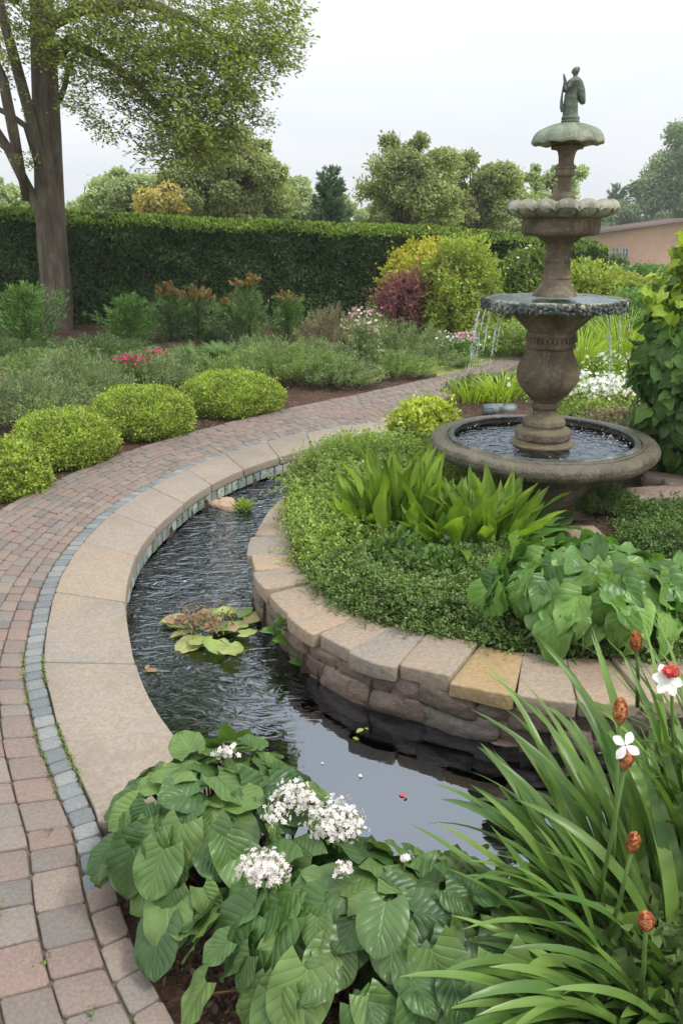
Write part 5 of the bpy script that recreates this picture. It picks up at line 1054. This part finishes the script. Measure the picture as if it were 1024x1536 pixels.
# right side of the garden
carpet('creeping_thyme', 'dense dark green cushion of creeping thyme at the right edge', [(915, 795), (950, 765), (1030, 755), (1120, 765), (1120, 850), (1000, 865), (930, 842)], 42000, .014, 'thyme', .12, .13, 5, kind='stuff')
plume('low_shrub', 'small grey green twiggy plant in front of the right side of the basin', 'plant', IP(905, 772, .15), (.20, .12, .17), 110, 'grounddark', .02, 40)
plume('low_shrub', 'pinkish brown low plant beside the stone slab at the right', 'plant', IP(935, 768, .15), (.12, .10, .10), 60, 'pinktwig', .018, 36)
mb = MB()
for q, (px, py, sx_, sy_) in enumerate([(985, 745, .42, .22), (1040, 728, .40, .24), (955, 752, .20, .12), (1000, 722, .3, .16)]): boulder(mb, IP(px, py, .20), (sx_, sy_, .07), .12-.2*q, .25, .10, q)
tag(mb.build('flat_stones', M['rock'], None, True), 'rough pinkish flat stones right of the fountain basin', 'stones')
mb = MB(); boulder(mb, IP(845, 805, .13), (.42, .22, .05), .05, .15, .05, 4); tag(mb.build('grey_slab', M['bluerock'].copy() if False else M['coping'], None, True), 'flat grey stone slab at the foot of the fountain pedestal', 'stone slab')
mb = MB(); boulder(mb, IP(826, 770, .17), (.20, .09, .06), .05, .08, .03, 6); tag(mb.build('red_brick', stone('red_brick', [(.3, (.22, .08, .05)), (.7, (.30, .13, .09))], 6, .5, 30, .9, 0), None, True), 'old red brick lying against the fountain pedestal', 'brick')
flowers('white_flowers', 'drift of small white flowers behind the right side of the fountain', 'flowers', IP(905, 610, .1)+[0, .1, 0], (.60, .50, .10), 520, .042, 'white', .20, 'ground', 5200, .03)
flowers('white_flowers', 'loose white flowers between the bright grasses', 'flowers', IP(905, 575, .1)+[0, .4, 0], (.35, .5, .12), 90, .045, 'white', .25, 'ground', 1500, .035)
bloom('salmon_flower', 'small salmon flower head behind the white flowers', IP(947, 590, .25), IP(947, 606, .1), .05, 'peach', 70)
bush('low_shrub', 'low olive and pinkish shrub behind the right rim of the basin', 'shrub', IP(925, 660, .12), (.38, .22, .22), 5200, .028, 'pinktwig', 'oval', None, .2, 2.5, .3, .4, 51)
bush('low_shrub', 'yellow green low shrub among the white flowers by the basin rim', 'shrub', IP(880, 640, .12), (.30, .2, .2), 4200, .026, 'ground', 'oval', None, .2, 2.5, .3, .4, 52)
conifer('golden_conifer', 'small golden green ferny shrub under the vine at the right', IP(978, 700, .12), .50, .24, 'grass', 46, .045, 34, None, 'shrub')
plume('dark_shrub', 'dark green feathery shrub at the right edge behind the basin', 'shrub', IP(1015, 715, .12), (.32, .22, .42), 120, 'conifer', .03, 50)
plume('dark_shrub', 'low dark shrub between the basin rim and the flat stones', 'shrub', IP(962, 716, .12), (.2, .14, .24), 80, 'conifer', .024, 44)
for q, (px, py, L_, n, lb) in enumerate([(748, 608, .52, 260, 'bright green grass clump behind the left rim of the basin'), (705, 606, .40, 150, 'bright grass at the path edge left of the falling water'), (786, 600, .40, 150, 'bright grass tuft against the vase'),
        (868, 572, .80, 260, 'tall bright grass right of the vase'), (930, 560, .85, 280, 'tall bright grass further right near the vine')]):
    clump('ornamental_grass', lb, 'grass', at(px, py, .05), n, L_*(.68 if py > 590 else 1), .0075, 'grass', (.95, 1.5), (.3, 1.3), None, .20)
bush('low_shrub', 'green mat of leaves under the bright grass behind the basin', 'shrub', at(750, 600, .05)+[0, .1, 0], (.5, .3, .22), 5200, .03, 'grounddark', 'oval', None, .2, 2.4, .3, .3, 55)
bush('low_shrub', 'green leafy filler behind the fountain below the bright grasses', 'shrub', at(890, 540, .05)+[0, .9, 0], (1.3, .8, .45), 12000, .045, 'ground', 'oval', None, .25, 2.4, .3, .3, 56)
bush('low_shrub', 'leafy filler at the right edge behind the vine', 'shrub', at(1020, 560, .05)+[0, .7, 0], (1.0, .8, .9), 10000, .05, 'fern', 'oval', None, .25, 2.4, .3, .3, 57)
# vine-covered shrub at the right edge
vc = np.array([2.30, 4.95, .12]); vt = empty('vine_shrub', vc, 'tall leafy vine shrub at the right edge with yellow green young leaves on top', 'shrub')
PP, NN = [], []
for (dx, dy, z_, rx, rz) in ((0, 0, .55, .42, .42), (.05, 0, .95, .50, .46), (.15, .1, 1.30, .42, .34), (-.12, -.05, .75, .32, .36), (.35, 0, .8, .5, .8), (-.02, 0, 1.15, .40, .3), (-.08, .05, 1.42, .22, .20), (.08, 0, 1.52, .26, .22), (.3, .05, 1.5, .4, .3)):
    P, Nn = shell(560, vc+[dx, dy, z_], (rx, rx*.8, rz), .32, 2.6, .35, -1, int(z_*10)); PP.append(P); NN.append(Nn)
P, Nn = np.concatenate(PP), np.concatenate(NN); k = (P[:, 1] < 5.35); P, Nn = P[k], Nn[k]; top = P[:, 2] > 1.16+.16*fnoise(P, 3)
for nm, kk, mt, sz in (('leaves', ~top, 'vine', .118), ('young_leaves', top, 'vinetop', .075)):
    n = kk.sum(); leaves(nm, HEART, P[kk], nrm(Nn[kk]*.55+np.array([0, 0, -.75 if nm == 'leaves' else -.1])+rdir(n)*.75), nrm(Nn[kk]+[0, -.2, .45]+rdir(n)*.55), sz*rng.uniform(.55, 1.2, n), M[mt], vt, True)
P3, N3 = shell(900, vc+[.1, .1, .9], (.5, .4, .85), .2, 2, .6, -1, 5); leaves('inner_leaves', tm('oval'), P3, rdir(len(P3)), N3, .12, M['vine'], vt)
stems_mb(vc, 12, 1.5, .4, .9, .012).build('stems', M['rstem'], vt)

# ================================================================== IN THE WATER
wl = at(320, 950, WZ+.02); lt = empty('water_lily', wl, 'floating water lily clump of yellow green and reddish pads', 'water lily')
pads = [(262, 928, 3.4), (275, 948, 3.6), (300, 958, 4.3), (325, 965, 4.9), (352, 970, 5.3), (370, 948, 0.2), (365, 918, 0.6), (340, 915, 1.2), (305, 935, 2.6), (330, 940, .1), (350, 938, 5.8), (292, 925, 2.2), (345, 975, 5.2), (375, 925, .4), (315, 925, 1.7), (285, 965, 4.0), (270, 935, 3.1)]
P = np.array([at(x, y, WZ+.012+.05*random.random()) for x, y, _ in pads]); A = np.array([a for _, _, a in pads]); D = np.stack([np.cos(A), np.sin(A), rng.uniform(-.12, .15, len(A))], 1)
leaves('pads', PAD, P-D*.03, D, nrm(rdir(len(A))*.22+[0, 0, 1]), rng.uniform(.085, .125, len(A)), M['lily'], lt, True)
P = wl+rng.normal(size=(190, 3))*[.075, .055, .012]+[-.03, .03, .055]; leaves('dry_leaves', PAD, P[:18], rdir(18)*[1, 1, .4], nrm(rdir(18)*.6+[0, 0, 1]), .045, M['lilydry'], lt, True)
leaves('dry_stems', tm('needle'), P, nrm(rdir(190)+[0, 0, .5]), rdir(190), .05, M['lilydry'], lt)
def tuft(name, label, c, n, size, mat, tmpl, cat='plant', R=.07):
    t = empty(name, c, label, cat); P = np.array(c)+rng.normal(size=(n, 3))*[R*.6, R*.45, R*.4]+[0, 0, R*.5]; o = nrm((P-c)*[1, 1, .5]+[0, 0, .02]); leaves('leaves', tmpl, P, nrm(o+rdir(n)*.3), nrm(rdir(n)*.4+[0, -.2, 1]), size*rng.uniform(.7, 1.15, n), M[mat], t, True)
    mb = MB(); 
    for p in P[::3]: tube(mb, [np.array(c)-[0, 0, .04], p], [.003, .002], 4)
    mb.build('stems', M['stem'], t); return t
tuft('wall_plant', 'bright green leafy plant growing out of the wall at the water', at(440, 962, -.08), 34, .085, 'vine', BROAD)
tuft('wall_plant', 'tiny green plant on the wall just above the water', at(462, 995, -.14), 12, .06, 'vine', BROAD, R=.03)
tuft('stream_tuft', 'small bright green tuft beside the tan rock in the stream', at(366, 765, -.13), 260, .03, 'grass', tm('narrow'), R=.05)
for nm, lb, px, py, s_, mt in (('fallen_petal', 'orange red petal floating on the still water', 608, 1195, .028, 'red'), ('fallen_leaf', 'yellow leaf floating near the wall, upper of two', 545, 1093, .038, 'lily'), ('fallen_leaf', 'yellow leaf floating near the wall, lower of two', 537, 1110, .028, 'golden'), ('fallen_petal', 'pale petal floating in the middle of the still water', 541, 1166, .02, 'white'), ('fallen_leaf', 'brown leaf drifting against the sandstone slabs', 218, 1006, .06, 'lilydry'), ('fallen_petal', 'tiny white petal on the still water by the heart leaves', 484, 1146, .012, 'white')):
    c_ = at(px, py, WZ+.002); a_ = random.uniform(0, 6.28); tag(leaves(nm, tm('oval'), [c_, c_+[.004, .002, .002]], [(math.cos(a_), math.sin(a_), .03), (math.cos(a_+1.5), math.sin(a_+1.5), .3)], [(0, 0, 1), (.1, 0, 1)], [s_, s_*.6], M[mt]), lb, 'leaf' if 'leaf' in nm else 'petal')

# ================================================================== FOREGROUND
h1 = mound('hosta_plant', 'front left clump of big round heart shaped ribbed leaves beside the path', at(322, 1302, .02)+[0, .02, -.06], (.31, .31), .28, 118, .109, 'hosta', HOSTA, 2, zmin=.06, wild=.40, dz=.8)
h2 = mound('hosta_plant', 'front middle clump of big round heart shaped ribbed leaves at the bottom edge', at(520, 1480, .02)+[.02, .04, -.06], (.38, .30), .27, 132, .119, 'hosta', HOSTA, 3, zmin=.04, wild=.40, dz=.78)
h3 = mound('hosta_plant', 'heart leaved clump at the bottom edge tucked under the long strap leaves', at(675, 1500, .02)+[0, .08, -.06], (.20, .26), .20, 46, .13, 'hosta', HOSTA, 4, zmin=.05)
def head(parent, px, py, Y, r, n, mat='bract', fs=.021, base=None):
    c = atY(px, py, Y-.10); r = np.array(r)*1.12; fs *= .72; n = int(n*1.4); P, Nn = shell(n, c, r, .55, 4, .7, -.35, int(px)); mb = MB(); b0 = np.array(parent.location)+[0, 0, .05]
    tube(mb, [c-[0, -.02, r[2]+.14], c-[0, 0, r[2]*.8]], [.004, .003], 5)
    for p in P[::4]: tube(mb, [c-[0, 0, r[2]*.9], (c+p)/2-[0, 0, r[2]*.15], p], [.002, .0015, .001], 4)
    hd_ = leaves('flower_head', tm('flower'), P, rdir(len(P)), nrm(Nn+[0, -.3, .3]+rdir(len(P))*.3), fs*rng.uniform(.7, 1.2, len(P)), M[mat], parent); mb.build('flower_stalk', M['stem'], hd_)
    P2, N2 = shell(n//2, c-[0, 0, r[2]*.35], np.array(r)*.85, .2, 3, .6, -.6, int(px)); leaves('bud_leaves', tm('narrow'), P2, nrm(N2+[0, 0, .4]), rdir(len(P2)), fs*.9, M['ground'], hd_)
head(h1, 397, 1304, 1.50, (.050, .04, .030), 260); head(h1, 505, 1235, 1.72, (.062, .05, .036), 300); head(h1, 437, 1193, 1.80, (.040, .04, .024), 110); head(h1, 462, 1203, 1.80, (.03, .03, .02), 60); head(h1, 415, 1222, 1.72, (.028, .03, .02), 40); head(h1, 338, 1128, 1.92, (.030, .02, .016), 34)
head(h2, 513, 1303, 1.56, (.018, .02, .015), 30); head(h2, 607, 1288, 1.6, (.008, .008, .008), 7)
P = rng.normal(size=(46, 3))*[.05, .05, .02]+at(505, 1375, .12)   # a small mid-green filler between the two clumps
# long strap-leaved clump at right front
ic = np.array([.80, 1.42, -.03]); it = empty('strap_leaf_plant', ic, 'large clump of long arching strap leaves at the lower right, with orange buds', 'plant'); mb = MB(); random.seed(21)
# hand-placed arching leaves: base offset, azimuth (deg), length, elevation, bend, width
for (bx, by, az, L_, el, bd, wd) in ((-.05, -.05, 188, .56, .8, 1.45, .019), (0, .10, 150, .80, 1.15, 1.0, .016), (0, .10, 140, .86, 1.2, .95, .017), (.05, .12, 128, .85, 1.25, .9, .016), (-.1, -.1, 198, .58, .7, 1.3, .020), (-.08, -.12, 205, .55, .7, 1.4, .021), (0, -.12, 215, .5, .75, 1.4, .021), (.1, .1, 118, .80, 1.3, .7, .016), (.1, -.12, 228, .5, .8, 1.4, .02),):
    ribbon(mb, ic+[bx, by, 0], rad(az), L_, el, bd, wd*1.0, 18, random.uniform(-.5, .5), .3, random.uniform(-.15, .15))
for i in range(270):
    q = math.sqrt(random.random()); a = random.uniform(0, math.tau); b = ic+[math.cos(a)*.26*q, math.sin(a)*.2*q, 0]
    az = math.atan2(math.sin(a)*.6, math.cos(a)-.05)+random.gauss(0, .35)
    ribbon(mb, b, az, random.uniform(.42, .86)*(1.0 if math.sin(az) > -.2 else .7)*(1 if math.cos(az) > -.45 else .72), random.uniform(1.0, 1.5)-.1*q, random.uniform(.5, 1.7), random.uniform(.013, .022), 16, random.uniform(-.7, .7), .3, random.uniform(-.2, .2))
for i in range(44):    # low leaves arching over to the left at the bottom edge
    b = np.array([.66, 1.24, -.03])+[random.gauss(0, .06), random.gauss(0, .05), 0]; ribbon(mb, b, rad(random.uniform(160, 220)), random.uniform(.38, .62), random.uniform(.75, 1.25), random.uniform(.9, 1.6), random.uniform(.012, .019), 16, random.uniform(-.5, .5), .3, random.uniform(-.2, .2))
for i in range(110):   # second centre further right and back
    q = math.sqrt(random.random()); a = random.uniform(0, math.tau); b = np.array([1.12, 1.72, -.03])+[math.cos(a)*.22*q, math.sin(a)*.16*q, 0]; az = a*.6+random.gauss(1.9, .6)
    ribbon(mb, b, az, random.uniform(.5, .8), random.uniform(1.15, 1.5), random.uniform(.3, 1.2), random.uniform(.009, .015), 16, random.uniform(-.6, .6), .3, random.uniform(-.2, .2))
mb.build('leaves', M['iris'], it, True)
def budstalk(px, py, px0, py0, Y, L_, r_, lab=None):
    top_ = atY(px, py, Y); bot = atY(px0, py0, Y+.05); mb = MB(); tube(mb, [bot, (bot+top_)/2+[.004, 0, 0], top_], [.006, .005, .004], 7); so2 = mb.build('flower_stalk', M['stem'], it, True)
    mb = MB(); ax = nrm(top_-bot); n = 9; s = np.linspace(0, 1, n); tube(mb, [top_+ax*L_*(k-.4) for k in s], [max(.0012, r_*math.sin(math.pi*(.12+.86*k))**.8) for k in s], 12)
    bo = mb.build('bud', M['bud'], so2, True); n = 120; t_ = rng.random(n); a = rng.uniform(0, math.tau, n); rr = r_*np.sin(math.pi*(.12+.86*t_))**.8; X_ = nrm(np.cross(ax, [0, 1., 0])); Y_ = np.cross(ax, X_)
    o = np.cos(a)[:, None]*X_+np.sin(a)[:, None]*Y_; P = top_+ax*(L_*(t_-.4))[:, None]+o*(rr*.9)[:, None]; leaves('bud_scale', tm('oval'), P, nrm(ax+o*.55), o, .011, M['bud'], bo); return so2
budstalk(953, 966, 955, 1060, 1.85, .062, .013); budstalk(929, 1072, 905, 1500, 1.55, .062, .014); s_ = budstalk(938, 1142, 880, 1420, 1.42, .05, .013); budstalk(948, 1268, 905, 1430, 1.35, .046, .0125); budstalk(968, 1386, 955, 1520, 1.22, .044, .0135)
def bigflower(par, c, r, mat, n=4, tiltd=(0, -.8, .6), name='flower', rot=0):
    tl = nrm(np.array(tiltd)); X_ = nrm(np.cross(tl, [0, 0, 1.])); Y_ = np.cross(X_, tl); A = np.arange(n)*math.tau/n+rot; D = np.cos(A)[:, None]*X_+np.sin(A)[:, None]*Y_
    return leaves(name, [grid_leaf([.07, .18, .29, .33, .25, 0], 8, 3, 0, d, .25, .05, s) for d, s in ((.15, 1), (.4, 3), (-.1, 5))], np.array(c)+D*r*.06, D+tl*.12, np.tile(tl, (n, 1)), r, M[mat], par, True)
bigflower(s_, atY(937, 1118, 1.39), .030, 'white', 4, rot=.6)
fs_ = budstalk(1006, 1010, 1008, 1250, 1.75, .02, .008); bigflower(fs_, atY(1000, 1020, 1.72), .040, 'white', 6, rot=.2); P, Nn = shell(90, atY(1006, 1007, 1.72), (.017, .017, .013), .1, 2, .3, -1); leaves('red_centre', tm('flower'), P, rdir(len(P)), nrm(Nn+rdir(len(P))*.6), .015, M['red'], fs_)
# near bank filler: small leaves hiding the soil between hosta and strap leaves
bush('bank_plant', 'low leafy plant filling the bank under the strap leaves', 'plant', (.78, 1.50, -.06), (.42, .26, .20), 3600, .05, 'grounddark', 'oval', None, .2, 2.5, .4, .3, 71)
bush('bank_plant', 'low leafy plant on the bank at the right edge under the strap leaves', 'plant', (1.45, 1.95, -.06), (.45, .22, .25), 3600, .05, 'grounddark', 'oval', None, .2, 2.5, .4, .3, 72)

# ------------------------------------------------------------------ thin haze over the distance
hb = MB(); bxm(hb, (-205, -45, -4.5), (205, 305, 17)); m = bpy.data.materials.new('thin_haze'); m.use_nodes = True; t_ = m.node_tree; t_.nodes.remove(t_.nodes['Principled BSDF'])
pv = t_.nodes.new('ShaderNodeVolumePrincipled'); pv.inputs['Color'].default_value = (.93, .96, 1, 1); pv.inputs['Density'].default_value = .0011; t_.links.new(pv.outputs[0], t_.nodes['Material Output'].inputs['Volume'])
tag(hb.build('haze', m), 'thin pale haze over the distant trees', 'haze', None, 'stuff')

for o in bpy.data.objects:      # uncountable small flowers and drops are marked as such
    if o.parent and o.name.split('.')[0] in ('petals', 'pale_petals', 'flowers', 'red_tips', 'splash_drops', 'dry_stems', 'falling_water', 'turning_leaves'): o['kind'] = 'stuff'
